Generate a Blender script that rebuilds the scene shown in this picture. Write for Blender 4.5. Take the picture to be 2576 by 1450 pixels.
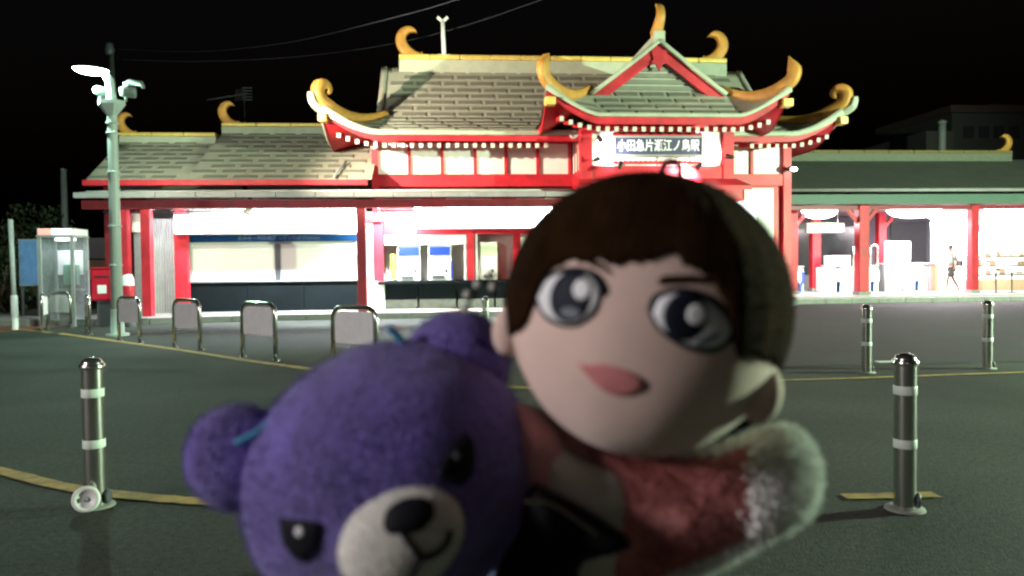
import bpy, bmesh, math, random
from mathutils import Vector, Matrix, Euler, noise
random.seed(7)
R = math.radians
scene = bpy.context.scene
for o in list(bpy.data.objects): bpy.data.objects.remove(o)
C = scene.collection

# ------------------------------------------------------------------ camera, sky, exposure
CAM_H = 1.35
cam_d = bpy.data.cameras.new('camera'); cam = bpy.data.objects.new('camera', cam_d); C.objects.link(cam)
cam_d.lens = 27; cam_d.sensor_width = 36; cam_d.sensor_fit = 'HORIZONTAL'
cam_d.clip_start = 0.02; cam_d.clip_end = 2000
CAM_R = Matrix.Rotation(R(-5), 3, 'Z') @ Matrix.Rotation(R(90-1.66), 3, 'X') @ Matrix.Rotation(R(-0.64), 3, 'Z')
CAM_O = Vector((0, 0, CAM_H))
cam.matrix_world = Matrix.Translation(CAM_O) @ CAM_R.to_4x4()
cam_d.dof.use_dof = True; cam_d.dof.focus_distance = 13.0; cam_d.dof.aperture_fstop = 6.4
scene.camera = cam
world = bpy.data.worlds.new('World'); scene.world = world; world.use_nodes = True
wn = world.node_tree.nodes; wl = world.node_tree.links
sky = wn.new('ShaderNodeTexSky'); sky.sky_type = 'NISHITA'; sky.sun_disc = False
sky.sun_elevation = R(-3.7); sky.sun_rotation = R(200); sky.air_density = 1.0; sky.dust_density = 2.0
wn['Background'].inputs['Strength'].default_value = 0.1
wl.new(sky.outputs[0], wn['Background'].inputs['Color'])
vs = scene.view_settings
vs.view_transform = 'Standard'; vs.look = 'None'; vs.exposure = 0.0; vs.gamma = 1.0; vs.use_curve_mapping = False
scene.cycles.use_denoising = True
scene.cycles.sample_clamp_indirect = 6.0
scene.cycles.max_bounces = 6
scene.cycles.filter_width = 2.4

# lamp strengths used by the lamp builders below
P_STREET = 1350.0        # tall white street lamp
P_FLOOD = 10500.0        # floodlight heads on the same pole
P_SIDE = 33000.0         # lamp across the plaza, beyond the right edge
P_BEHIND = 3200.0       # lamp beside the photographer, beyond the left edge
P_FILL = 260.0         # added warm fill far behind the photographer, in place of ambient light
P_SIGN = 280.0           # porch sign lamps
P_CANOPY = 600.0
P_HALLWAY = 480.0

# ------------------------------------------------------------------ measuring helpers (2576 px wide photograph grid -> metres)
FPX = 1932.0
def ray(px, py): return CAM_R @ Vector((px-1288, 725-py, -FPX))
def at(px, py, Y):
    d = ray(px, py); return CAM_O + d*(Y/d.y)
def gnd(px, py, z=0.0):
    d = ray(px, py); return CAM_O + d*((z-CAM_H)/d.z)
def atd(px, py, dist): return CAM_O + ray(px, py)*(dist/FPX)

# ------------------------------------------------------------------ materials
def mat(name, col, rough=0.6, metal=0.0, var=0.12, vscale=8.0, bump=0.0, bscale=60.0, sheen=0.0, coat=0.0, spec=0.5, col2=None, stretch=None):
    m = bpy.data.materials.new(name); m.use_nodes = True
    nt = m.node_tree; n = nt.nodes; L = nt.links; b = n['Principled BSDF']
    b.inputs['Roughness'].default_value = rough; b.inputs['Metallic'].default_value = metal
    b.inputs['Specular IOR Level'].default_value = spec
    if sheen: b.inputs['Sheen Weight'].default_value = sheen; b.inputs['Sheen Roughness'].default_value = 0.6
    if coat: b.inputs['Coat Weight'].default_value = coat
    tc = n.new('ShaderNodeTexCoord'); vec = tc.outputs['Object']
    if stretch:
        mp = n.new('ShaderNodeMapping'); mp.inputs['Scale'].default_value = stretch
        L.new(vec, mp.inputs['Vector']); vec = mp.outputs[0]
    nz = n.new('ShaderNodeTexNoise'); nz.inputs['Scale'].default_value = vscale; nz.inputs['Detail'].default_value = 6; nz.inputs['Roughness'].default_value = 0.65
    L.new(vec, nz.inputs['Vector'])
    rp = n.new('ShaderNodeValToRGB'); rp.color_ramp.elements[0].position = 0.3; rp.color_ramp.elements[1].position = 0.7
    c2 = col2 or tuple(min(1, c*(1+var)) for c in col)
    c1 = tuple(c*(1-var) for c in col) if col2 is None else col
    rp.color_ramp.elements[0].color = (*c1, 1); rp.color_ramp.elements[1].color = (*c2, 1)
    L.new(nz.outputs['Fac'], rp.inputs['Fac']); L.new(rp.outputs['Color'], b.inputs['Base Color'])
    rr = n.new('ShaderNodeMapRange'); rr.inputs['To Min'].default_value = max(0.02, rough-0.08); rr.inputs['To Max'].default_value = min(1, rough+0.1)
    L.new(nz.outputs['Fac'], rr.inputs['Value']); L.new(rr.outputs[0], b.inputs['Roughness'])
    if bump:
        n2 = n.new('ShaderNodeTexNoise'); n2.inputs['Scale'].default_value = bscale; n2.inputs['Detail'].default_value = 4
        L.new(vec, n2.inputs['Vector'])
        bp = n.new('ShaderNodeBump'); bp.inputs['Strength'].default_value = bump; bp.inputs['Distance'].default_value = 0.02
        L.new(n2.outputs['Fac'], bp.inputs['Height']); L.new(bp.outputs[0], b.inputs['Normal'])
    return m
def glow(name, col, strength, base=None):
    m = mat(name, base or tuple(min(0.8, c) for c in col), 0.4, var=0.03)
    b = m.node_tree.nodes['Principled BSDF']
    b.inputs['Emission Color'].default_value = (*col, 1); b.inputs['Emission Strength'].default_value = strength
    return m
def glass(name, tint=(0.9, 0.95, 0.95), alpha=0.2):
    m = mat(name, tint, 0.05, var=0.02)
    b = m.node_tree.nodes['Principled BSDF']; b.inputs['Alpha'].default_value = alpha
    return m
M = {}
M['red'] = mat('red_paint', (0.45, 0.010, 0.022), 0.5, var=0.34, vscale=2.2, bump=0.05, bscale=25)
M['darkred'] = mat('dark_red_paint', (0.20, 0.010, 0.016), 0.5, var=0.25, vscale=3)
M['white'] = mat('white_plaster', (0.74, 0.72, 0.67), 0.7, var=0.06, vscale=2, bump=0.05)
M['whitemetal'] = mat('white_metal', (0.62, 0.62, 0.60), 0.45, var=0.1, vscale=4)
M['tilebase'] = mat('roof_slate_light', (0.40, 0.385, 0.31), 0.8, var=0.12, vscale=2.5, bump=0.15, bscale=30)
M['tile'] = mat('roof_slate_dark', (0.195, 0.19, 0.155), 0.8, var=0.2, vscale=1.3, bump=0.2, bscale=40)
M['tilegreen'] = mat('roof_slate_green', (0.095, 0.10, 0.085), 0.8, var=0.2, vscale=1.5, bump=0.2, bscale=20)
M['ridge'] = mat('ridge_copper_green', (0.36, 0.38, 0.29), 0.7, var=0.12, vscale=3)
M['gold'] = mat('gold_paint', (0.46, 0.215, 0.04), 0.55, 0.1, var=0.22, vscale=4, bump=0.08, bscale=12)
M['yellowgold'] = mat('yellow_gold_ridge', (0.70, 0.50, 0.13), 0.42, 0.25, var=0.15, vscale=5)
M['shadegold'] = mat('shaded_gold_ridge', (0.17, 0.12, 0.04), 0.6, var=0.2)  # ridge gold darkened: the concourse roof's dimmer light is put into the colour
M['shaderidge'] = mat('shaded_ridge_green', (0.13, 0.14, 0.10), 0.7, var=0.15)  # ridge green darkened for the same dimmer light
M['tip'] = mat('rafter_tip_white', (0.52, 0.46, 0.41), 0.6, var=0.08)
M['gutter'] = mat('gutter_grey_white', (0.25, 0.235, 0.235), 0.5, var=0.15, vscale=3)
M['grey'] = mat('grey_paint', (0.22, 0.23, 0.23), 0.5, var=0.12)
M['darkgrey'] = mat('dark_grey_metal', (0.05, 0.055, 0.06), 0.5, var=0.2)
M['black'] = mat('black_plastic', (0.012, 0.012, 0.014), 0.5, var=0.2)
M['navy'] = mat('counter_navy_panel', (0.0035, 0.006, 0.007), 0.9, var=0.25, vscale=3, spec=0.1)
M['blue'] = mat('sign_blue', (0.003, 0.035, 0.11), 0.7, var=0.06, spec=0.1)
M['steel'] = mat('stainless_steel', (0.60, 0.59, 0.55), 0.2, 0.96, var=0.05, vscale=20, stretch=(1, 1, 0.1))
M['pole'] = mat('painted_pole_grey_green', (0.30, 0.36, 0.33), 0.45, var=0.1, vscale=3)
M['darkpole'] = mat('fixture_grey_green', (0.10, 0.13, 0.12), 0.5, var=0.15)
M['reflector'] = mat('reflective_tape', (0.55, 0.62, 0.55), 0.5, var=0.06)
M['panelw'] = mat('barrier_white_sheet', (0.84, 0.83, 0.85), 0.5, var=0.08, vscale=6)
M['concrete'] = mat('concrete', (0.22, 0.22, 0.20), 0.85, var=0.2, vscale=5, bump=0.2)
M['floor'] = mat('station_paving', (0.26, 0.25, 0.235), 0.35, var=0.15, vscale=3, bump=0.04)
M['wood'] = mat('wood_panel', (0.30, 0.19, 0.11), 0.6, var=0.2, vscale=4, stretch=(6, 6, 0.6))
M['yellow'] = mat('yellow_paint', (0.13, 0.09, 0.03), 0.75, vscale=7, bump=0.2, col2=(0.46, 0.30, 0.06))
M['skin'] = mat('doll_felt_skin', (0.64, 0.465, 0.42), 0.9, var=0.06, vscale=40, bump=0.12, bscale=900, sheen=0.2, spec=0.12)
M['hair'] = mat('doll_plush_hair', (0.026, 0.012, 0.005), 0.95, var=0.35, vscale=45, bump=0.6, bscale=700, spec=0.03)
M['purple'] = mat('bear_purple_plush', (0.140, 0.100, 0.41), 0.95, var=0.36, vscale=42, stretch=(1, 1, 0.4), bump=0.5, bscale=600, sheen=0.35, spec=0.12)
M['purpleshade'] = mat('bear_inner_ear_shade', (0.050, 0.032, 0.15), 0.95, var=0.3, vscale=40, bump=0.5, bscale=600, spec=0.1)  # bear purple darkened: shade inside the ear is put into the colour
M['muzzle'] = mat('bear_white_plush', (0.72, 0.70, 0.66), 0.95, var=0.08, vscale=40, bump=0.4, bscale=600, sheen=0.3, spec=0.12)
M['thread'] = mat('black_embroidery', (0.010, 0.011, 0.016), 0.7, var=0.2, vscale=80, spec=0.12)
M['iris'] = mat('eye_dark_iris', (0.010, 0.013, 0.024), 0.6, var=0.3, vscale=120, spec=0.12)
M['eyewhite'] = mat('eye_white_thread', (0.72, 0.72, 0.76), 0.75, var=0.05, vscale=80, spec=0.12)
M['greythread'] = mat('eye_grey_thread', (0.17, 0.18, 0.22), 0.75, var=0.1, vscale=80, spec=0.12)
M['lip'] = mat('lip_pink_thread', (0.52, 0.19, 0.20), 0.75, var=0.1, vscale=120, spec=0.12)
M['pink'] = mat('coat_pink_fleece', (0.68, 0.31, 0.32), 0.95, var=0.35, vscale=30, bump=0.5, bscale=500, sheen=0.3, spec=0.12)
M['sleeve'] = None
M['fur'] = mat('white_fur', (0.86, 0.86, 0.85), 0.95, var=0.1, vscale=60, sheen=0.3, spec=0.12)
M['cyan'] = mat('cyan_ribbon', (0.02, 0.22, 0.42), 0.6, var=0.1)
M['cloth'] = mat('black_cloth', (0.008, 0.008, 0.009), 0.9, var=0.2, vscale=60, spec=0.12)
M['shirt'] = mat('white_cloth', (0.55, 0.54, 0.50), 0.9, var=0.08, vscale=40, spec=0.12)
M['mail'] = mat('mailbox_red', (0.50, 0.010, 0.03), 0.3, var=0.1, coat=0.4)
M['brick'] = mat('red_brick_paving', (0.20, 0.06, 0.045), 0.8, var=0.25, vscale=9, bump=0.2)
M['bluetext'] = mat('sign_text_pale_blue', (0.12, 0.17, 0.24), 0.7, spec=0.1)
M['glass'] = glass('clear_glass', (0.25, 0.28, 0.28), 0.22)
M['blueglass'] = mat('blue_poster', (0.10, 0.20, 0.42), 0.35, var=0.3, vscale=2.5)
M['bldg'] = mat('far_building_render', (0.045, 0.042, 0.042), 0.8, var=0.15)
M['bwin'] = mat('far_window_glass', (0.03, 0.03, 0.035), 0.15)
M['skinp'] = mat('person_skin', (0.16, 0.08, 0.05), 0.6)
M['lightbox'] = glow('lit_sign_white', (0.93, 0.97, 1.0), 5.0)
M['lightbox2'] = glow('lit_sign_white_cool', (0.90, 0.96, 1.0), 9.0)
M['shutterlit'] = mat('shutter_cream', (0.84, 0.83, 0.80), 0.6, var=0.04, vscale=2)
M['lamp'] = glow('street_lamp_lens', (0.82, 0.95, 1.0), 60.0)
M['flood'] = glow('flood_lens', (1.0, 0.92, 0.75), 14.0)
M['tubelight'] = glow('ceiling_light_tube', (1.0, 0.93, 0.97), 16.0)
M['bluescreen'] = glow('blue_display', (0.01, 0.08, 0.8), 0.7, (0.005, 0.02, 0.16))
M['cyanscreen'] = glow('cyan_display', (0.45, 0.85, 1.0), 2.5)
M['greenscreen'] = glow('green_display', (0.30, 0.55, 0.22), 0.8)
M['yellowscreen'] = glow('yellow_strip', (0.75, 0.80, 0.05), 0.8)
M['shopwall'] = glow('white_glow_face', (1.0, 0.96, 0.93), 1.8)
M['boothsign'] = glow('booth_sign', (1.0, 0.92, 0.86), 2.2)
M['phone_lit'] = glow('booth_lamp', (0.85, 0.95, 1.0), 6.0)
# asphalt: mottled aggregate, worn patches, hairline cracks
def asphalt():
    m = bpy.data.materials.new('asphalt'); m.use_nodes = True; nt = m.node_tree; n = nt.nodes; L = nt.links; b = n['Principled BSDF']
    tc = n.new('ShaderNodeTexCoord')
    big = n.new('ShaderNodeTexNoise'); big.inputs['Scale'].default_value = 0.45; big.inputs['Detail'].default_value = 5
    fine = n.new('ShaderNodeTexNoise'); fine.inputs['Scale'].default_value = 26; fine.inputs['Detail'].default_value = 5; fine.inputs['Roughness'].default_value = 0.8
    vo = n.new('ShaderNodeTexVoronoi'); vo.inputs['Scale'].default_value = 120
    cr = n.new('ShaderNodeTexVoronoi'); cr.feature = 'DISTANCE_TO_EDGE'; cr.inputs['Scale'].default_value = 0.34
    wv = n.new('ShaderNodeTexNoise'); wv.inputs['Scale'].default_value = 1.5; wv.inputs['Detail'].default_value = 6
    mx = n.new('ShaderNodeMixRGB'); mx.inputs['Fac'].default_value = 0.25
    for t in (big, fine, vo, wv): L.new(tc.outputs['Object'], t.inputs['Vector'])
    L.new(tc.outputs['Object'], mx.inputs['Color1']); L.new(wv.outputs['Color'], mx.inputs['Color2']); L.new(mx.outputs[0], cr.inputs['Vector'])
    r1 = n.new('ShaderNodeValToRGB'); r1.color_ramp.elements[0].position = 0.3; r1.color_ramp.elements[1].position = 0.72
    r1.color_ramp.elements[0].color = (0.017, 0.0205, 0.0172, 1); r1.color_ramp.elements[1].color = (0.045, 0.053, 0.044, 1)
    L.new(big.outputs['Fac'], r1.inputs['Fac'])
    r2 = n.new('ShaderNodeValToRGB'); r2.color_ramp.elements[0].position = 0.32; r2.color_ramp.elements[1].position = 0.68
    r2.color_ramp.elements[0].color = (0.4, 0.4, 0.4, 1); r2.color_ramp.elements[1].color = (1.7, 1.7, 1.65, 1)
    L.new(fine.outputs['Fac'], r2.inputs['Fac'])
    mu = n.new('ShaderNodeMixRGB'); mu.blend_type = 'MULTIPLY'; mu.inputs['Fac'].default_value = 1
    L.new(r1.outputs[0], mu.inputs['Color1']); L.new(r2.outputs[0], mu.inputs['Color2'])
    r3 = n.new('ShaderNodeValToRGB'); r3.color_ramp.elements[0].position = 0.0; r3.color_ramp.elements[1].position = 0.006
    r3.color_ramp.elements[0].color = (0.8, 0.8, 0.8, 1); r3.color_ramp.elements[1].color = (1, 1, 1, 1)
    L.new(cr.outputs['Distance'], r3.inputs['Fac'])
    m2 = n.new('ShaderNodeMixRGB'); m2.blend_type = 'MULTIPLY'; m2.inputs['Fac'].default_value = 1
    L.new(mu.outputs[0], m2.inputs['Color1']); L.new(r3.outputs[0], m2.inputs['Color2']); L.new(m2.outputs[0], b.inputs['Base Color'])
    b.inputs['Roughness'].default_value = 0.8; b.inputs['Specular IOR Level'].default_value = 0.2
    bp = n.new('ShaderNodeBump'); bp.inputs['Strength'].default_value = 0.5; bp.inputs['Distance'].default_value = 0.01
    ad = n.new('ShaderNodeMath'); ad.operation = 'ADD'; L.new(vo.outputs['Distance'], ad.inputs[0]); L.new(fine.outputs['Fac'], ad.inputs[1])
    L.new(ad.outputs[0], bp.inputs['Height']); L.new(bp.outputs[0], b.inputs['Normal'])
    return m
M['asphalt'] = asphalt()

# ------------------------------------------------------------------ mesh builder
class MB:
    def __init__(s): s.v = []; s.f = []; s.m = []; s.sm = []
    def add(s, vs, fs, m=0, smooth=False):
        k = len(s.v); s.v += [Vector(x) for x in vs]
        for f in fs: s.f.append([i+k for i in f]); s.m.append(m); s.sm.append(smooth)
        return s
    def box(s, c, size, m=0, rot=None):
        hx, hy, hz = (x/2 for x in size); c = Vector(c)
        vs = [Vector((x, y, z)) for z in (-hz, hz) for y in (-hy, hy) for x in (-hx, hx)]
        if rot is not None: vs = [rot @ v for v in vs]
        return s.add([v+c for v in vs], [(0, 2, 3, 1), (4, 5, 7, 6), (0, 1, 5, 4), (2, 6, 7, 3), (0, 4, 6, 2), (1, 3, 7, 5)], m)
    def bb(s, x0, x1, y0, y1, z0, z1, m=0): return s.box(((x0+x1)/2, (y0+y1)/2, (z0+z1)/2), (abs(x1-x0), abs(y1-y0), abs(z1-z0)), m)
    def bar(s, a, b, w, h, m=0):          # box beam from a to b
        a, b = Vector(a), Vector(b); d = b-a; L = d.length; d.normalize()
        up = Vector((0, 0, 1)) if abs(d.z) < 0.95 else Vector((0, 1, 0))
        x = d.cross(up).normalized(); z = x.cross(d)
        rot = Matrix((x, d, z)).transposed()
        return s.box((a+b)/2, (w, L, h), m, rot)
    def tube(s, path, r, n=10, m=0, caps=True, smooth=True):
        path = [Vector(p) for p in path]; k = len(path)
        rs = r if isinstance(r, (list, tuple)) else [r]*k
        vs = []; prev = None
        for i, p in enumerate(path):
            d = (path[min(i+1, k-1)]-path[max(i-1, 0)]).normalized()
            if prev is None:
                up = Vector((0, 0, 1)) if abs(d.z) < 0.9 else Vector((1, 0, 0)); x = d.cross(up).normalized()
            else: x = (prev-d*prev.dot(d)).normalized()
            prev = x; y = d.cross(x)
            for j in range(n): a = 2*math.pi*j/n; vs.append(p+(x*math.cos(a)+y*math.sin(a))*rs[i])
        fs = [(i*n+j, i*n+(j+1) % n, (i+1)*n+(j+1) % n, (i+1)*n+j) for i in range(k-1) for j in range(n)]
        s.add(vs, fs, m, smooth)
        if caps: s.add([vs[j] for j in range(n)], [tuple(range(n))[::-1]], m); s.add([vs[(k-1)*n+j] for j in range(n)], [tuple(range(n))], m)
        return s
    def sweep(s, path, hw, hh, side, m=0, smooth=True):   # rectangular section; side = fixed lateral axis
        path = [Vector(p) for p in path]; k = len(path); side = Vector(side).normalized(); vs = []
        for i, p in enumerate(path):
            d = (path[min(i+1, k-1)]-path[max(i-1, 0)]).normalized()
            up = side.cross(d).normalized()
            a = hw[i] if isinstance(hw, (list, tuple)) else hw; b = hh[i] if isinstance(hh, (list, tuple)) else hh
            c = 0.7
            for (u, w) in ((-1, -c), (-c, -1), (c, -1), (1, -c), (1, c), (c, 1), (-c, 1), (-1, c)): vs.append(p+side*a*u+up*b*w)
        n = 8
        fs = [(i*n+j, i*n+(j+1) % n, (i+1)*n+(j+1) % n, (i+1)*n+j) for i in range(k-1) for j in range(n)]
        s.add(vs, fs, m, smooth)
        s.add(vs[:n], [tuple(range(n))[::-1]], m); s.add(vs[-n:], [tuple(range(n))], m); return s
    def lathe(s, prof, n=20, o=(0, 0, 0), m=0, smooth=True):
        o = Vector(o); k = len(prof)
        vs = [o+Vector((r*math.cos(2*math.pi*j/n), r*math.sin(2*math.pi*j/n), z)) for r, z in prof for j in range(n)]
        fs = [(i*n+j, i*n+(j+1) % n, (i+1)*n+(j+1) % n, (i+1)*n+j) for i in range(k-1) for j in range(n)]
        return s.add(vs, fs, m, smooth)
    def grid(s, fn, us, vs_, m=0, smooth=True):
        nu, nv = len(us), len(vs_)
        pts = [fn(u, v) for v in vs_ for u in us]
        return s.add(pts, [(j*nu+i, j*nu+i+1, (j+1)*nu+i+1, (j+1)*nu+i) for j in range(nv-1) for i in range(nu-1)], m, smooth)
    def plate(s, poly, y0, y1, m=0):      # poly: (x,z) outline extruded in y
        n = len(poly); vs = [(x, y0, z) for x, z in poly]+[(x, y1, z) for x, z in poly]
        return s.add(vs, [tuple(range(n)), tuple(range(2*n-1, n-1, -1))]+[(i, n+i, n+(i+1) % n, (i+1) % n) for i in range(n)], m)
    def ball(s, c, r, m=0, nu=16, nv=10, rot=None):
        c = Vector(c); rr = Vector(r) if isinstance(r, (tuple, list, Vector)) else Vector((r, r, r))
        def fn(u, v):
            p = Vector((math.cos(u)*math.sin(v)*rr.x, math.sin(u)*math.sin(v)*rr.y, math.cos(v)*rr.z))
            return c+(rot @ p if rot is not None else p)
        return s.grid(fn, [2*math.pi*i/nu for i in range(nu+1)], [math.pi*j/nv for j in range(nv+1)], m)
    def mesh(s, name, mats, off=Vector()):
        me = bpy.data.meshes.new(name); me.from_pydata([v-off for v in s.v], [], s.f)
        for x in (mats if isinstance(mats, (list, tuple)) else [mats]): me.materials.append(M[x] if isinstance(x, str) else x)
        me.polygons.foreach_set('material_index', s.m); me.polygons.foreach_set('use_smooth', s.sm)
        me.validate(); me.update(); return me
    def build(s, name, mats, parent=None, bevel=0):
        off = Vector()
        p = parent
        while p is not None: off += p.location; p = p.parent
        o = bpy.data.objects.new(name, s.mesh(name, mats, off)); C.objects.link(o)
        if parent: o.parent = parent
        bm = bmesh.new(); bm.from_mesh(o.data); bmesh.ops.remove_doubles(bm, verts=bm.verts, dist=1e-6); bmesh.ops.recalc_face_normals(bm, faces=bm.faces); bm.to_mesh(o.data); bm.free()
        if bevel:
            b = o.modifiers.new('edge', 'BEVEL'); b.width = bevel; b.segments = 2; b.limit_method = 'ANGLE'
        return o
def tag(o, label, cat, group=None):
    o['label'] = label; o['category'] = cat
    if group: o['group'] = group
    return o
def empty(name, loc=(0, 0, 0)):
    o = bpy.data.objects.new(name, None); C.objects.link(o); o.location = loc; o.empty_display_size = 0.2; return o
def thing(name, loc, label, cat, group=None): return tag(empty(name, loc), label, cat, group)
def struct(o): o['kind'] = 'structure'; return o
def inst(name, me, parent, mw, root):     # piece sharing mesh data, placed by a world matrix; root has no rotation
    o = bpy.data.objects.new(name, me); C.objects.link(o); o.parent = parent
    o.matrix_local = Matrix.Translation(-root) @ mw; return o
def copy_tree(src, parent=None):
    c = src.copy(); C.objects.link(c); c.parent = parent
    for ch in src.children: copy_tree(ch, c)
    return c
def light(kind, name, parent, loc, energy, col, target=None, **kw):   # loc/target in world metres; lamp belongs to its fixture
    d = bpy.data.lights.new(name, kind); d.energy = energy; d.color = col
    for k, v in kw.items(): setattr(d, k, v)
    o = bpy.data.objects.new(name, d); C.objects.link(o)
    off = Vector(); p = parent
    while p is not None: off += p.location; p = p.parent
    o.parent = parent; o.location = Vector(loc)-off
    if target is not None: o.rotation_euler = (Vector(target)-Vector(loc)).to_track_quat('-Z', 'Y').to_euler()
    return o
def text(name, body, mats, parent, loc, size, depth=0.006, rot=(math.pi/2, 0, 0), width=None, bold=0.0):
    cu = bpy.data.curves.new(name, 'FONT'); cu.body = body; cu.size = size; cu.extrude = depth; cu.align_x = 'CENTER'; cu.align_y = 'CENTER'; cu.offset = bold
    tmp = bpy.data.objects.new(name+'_tmp', cu); C.objects.link(tmp)
    bpy.context.view_layer.update()
    me = bpy.data.meshes.new_from_object(tmp.evaluated_get(bpy.context.evaluated_depsgraph_get()))
    bpy.data.objects.remove(tmp)
    o = bpy.data.objects.new(name, me); C.objects.link(o); me.materials.clear(); me.materials.append(M[mats])
    off = Vector(); p = parent
    while p is not None: off += p.location; p = p.parent
    o.parent = parent; o.location = Vector(loc)-off; o.rotation_euler = rot
    if width and me.vertices:
        w = max(v.co.x for v in me.vertices)-min(v.co.x for v in me.vertices); o.scale = (width/w, 1, 1)
    return o
def lin(a, b, n): return [a+(b-a)*i/(n-1) for i in range(n)]
def smoothpath(pts, k=6):                 # Catmull-Rom
    pts = [Vector(p) for p in pts]; out = []
    P = [pts[0]*2-pts[1]]+pts+[pts[-1]*2-pts[-2]]
    for i in range(1, len(P)-2):
        for j in range(k):
            t = j/k; a, b, c, d = P[i-1:i+3]
            out.append(0.5*((2*b)+(c-a)*t+(2*a-5*b+4*c-d)*t*t+(3*b-a-3*c+d)*t**3))
    out.append(pts[-1]); return out

# ------------------------------------------------------------------ ground
FLOOR_Z = 0.15; RFLOOR_Z = 0.2
g = MB(); g.grid(lambda x, y: Vector((x, y, 0)), lin(-400, 400, 9), lin(-200, 900, 9)); struct(g.build('ground', 'asphalt'))
rd = MB(); rd.add([(2.2, 9.6, 0.004), (60, 9.1, 0.004), (60, 23.6, 0.004), (10.5, 23.6, 0.004), (8.6, 20.6, 0.004), (3.0, 20.6, 0.004)], [tuple(range(6))])
struct(rd.build('road', mat('road_surface_brown', (0.036, 0.032, 0.034), 0.8, var=0.3, vscale=1.2, bump=0.4, bscale=90, spec=0.25)))
# raised station pavement with kerb in front of ticket office, stepping back towards the concourse
pv = MB()
poly = [(-13, 19.9), (-7.3, 19.75), (-4.5, 20.3), (8.9, 20.3), (11.4, 24.0), (40, 23.2), (40, 46), (-13, 46)]
n = len(poly); pv.add([(x, y, FLOOR_Z) for x, y in poly]+[(x, y, -0.05) for x, y in poly], [tuple(range(n))]+[(i, n+i, n+(i+1) % n, (i+1) % n) for i in range(n)])
pav = struct(pv.build('pavement', 'floor'))
kb = MB()
for (a, b) in zip(poly[:5], poly[1:6]):
    d = Vector((b[0]-a[0], b[1]-a[1], 0)); L = d.length; d.normalize(); k = max(1, round(L/0.9))
    if L > 12: pass
    for i in range(k):
        p = Vector((*a, 0))+d*(L*(i+0.5)/k); rot = Matrix((d, Vector((-d.y, d.x, 0)), Vector((0, 0, 1)))).transposed()
        o = MB().box(p+Vector((0, 0, 0.078)), (L/k-0.012, 0.15, 0.16), 0, rot).build('kerb_stone', 'concrete', pav, bevel=0.012)
# concourse floor (polished tiles, slightly higher)
cf = MB(); cf.bb(11.5, 40, 24.35, 46, 0.10, RFLOOR_Z); struct(cf.build('floor', 'floor'))
br = MB(); br.add([(-30, 13.0, 0.004), (-10.6, 16.2, 0.004), (-9.2, 19.6, 0.004), (-13.1, 19.8, 0.004), (-13.1, 40, 0.004), (-40, 40, 0.004)], [tuple(range(6))])
struct(br.build('brick_paving', 'brick'))
def paint(name, pts, w, m='yellow'):
    pts = smoothpath([Vector((p[0], p[1], 0)) for p in pts], 5); mb = MB(); vs = []
    for i, p in enumerate(pts):
        d = (pts[min(i+1, len(pts)-1)]-pts[max(i-1, 0)]).normalized(); s_ = Vector((-d.y, d.x, 0))*(w/2)*(1+0.12*random.uniform(-1, 1))
        vs += [p+s_+Vector((0, 0, 0.008)), p-s_+Vector((0, 0, 0.008))]
    mb.add(vs, [(2*i, 2*i+1, 2*i+3, 2*i+2) for i in range(len(pts)-1)]); return struct(mb.build(name, m))
paint('painted_line', [gnd(-200, 1145), gnd(0, 1187), gnd(140, 1222), gnd(270, 1243), gnd(420, 1258), gnd(560, 1268)], 0.12)
paint('painted_line', [gnd(560, 1268), gnd(900, 1282), gnd(1300, 1290)], 0.12)
paint('painted_line', [gnd(2122, 1252), gnd(2240, 1250), gnd(2355, 1247)], 0.10)
paint('painted_line', [gnd(150, 840), gnd(420, 877), gnd(600, 905), gnd(780, 930)], 0.15)
paint('painted_line', [gnd(780, 930), gnd(1100, 965), gnd(1500, 985)], 0.15)
paint('painted_line', [gnd(-250, 812), gnd(0, 826), gnd(130, 838)], 0.15)
paint('painted_line', [gnd(1900, 960), gnd(2150, 953), gnd(2400, 944), gnd(2700, 934)], 0.09)
paint('painted_line', [gnd(2205, 912), gnd(2250, 911)], 0.16, 'reflector')
# tactile yellow strip laid by the ticket office
tc_ = MB(); tc_.bb(-3.6, 8.0, 20.75, 21.05, FLOOR_Z+0.004, FLOOR_Z+0.010); struct(tc_.build('tactile_strip', 'yellow'))

# ------------------------------------------------------------------ roofs
def skirt_fn(cx, cy, w0, d0, dw, dd, z0, z1, L, p):
    def prof(t): return z0-(z0-z1)*(0.72*t+0.28*(1-(1-t)**2))
    def f(side, a, t, dz=0.0):
        if side in ('F', 'B'):
            X = a*(w0+dw*t); Y = -(d0+dd*t); k = max(0, (abs(X)-w0)/dw)
            if side == 'B': Y = -Y
        else:
            Y = a*(d0+dd*t); X = (w0+dw*t)*(-1 if side == 'L' else 1); k = max(0, (abs(Y)-d0)/dd)
        return Vector((cx+X, cy+Y, prof(t)+L*(k**p)*t+dz))
    return f
AS = [-1+2*i/56 for i in range(57)]
def curl_points(base, pts):               # base Vector, pts list of (dx,dz)
    return [base+Vector((dx, dy, dz)) for dx, dy, dz in pts]

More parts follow.
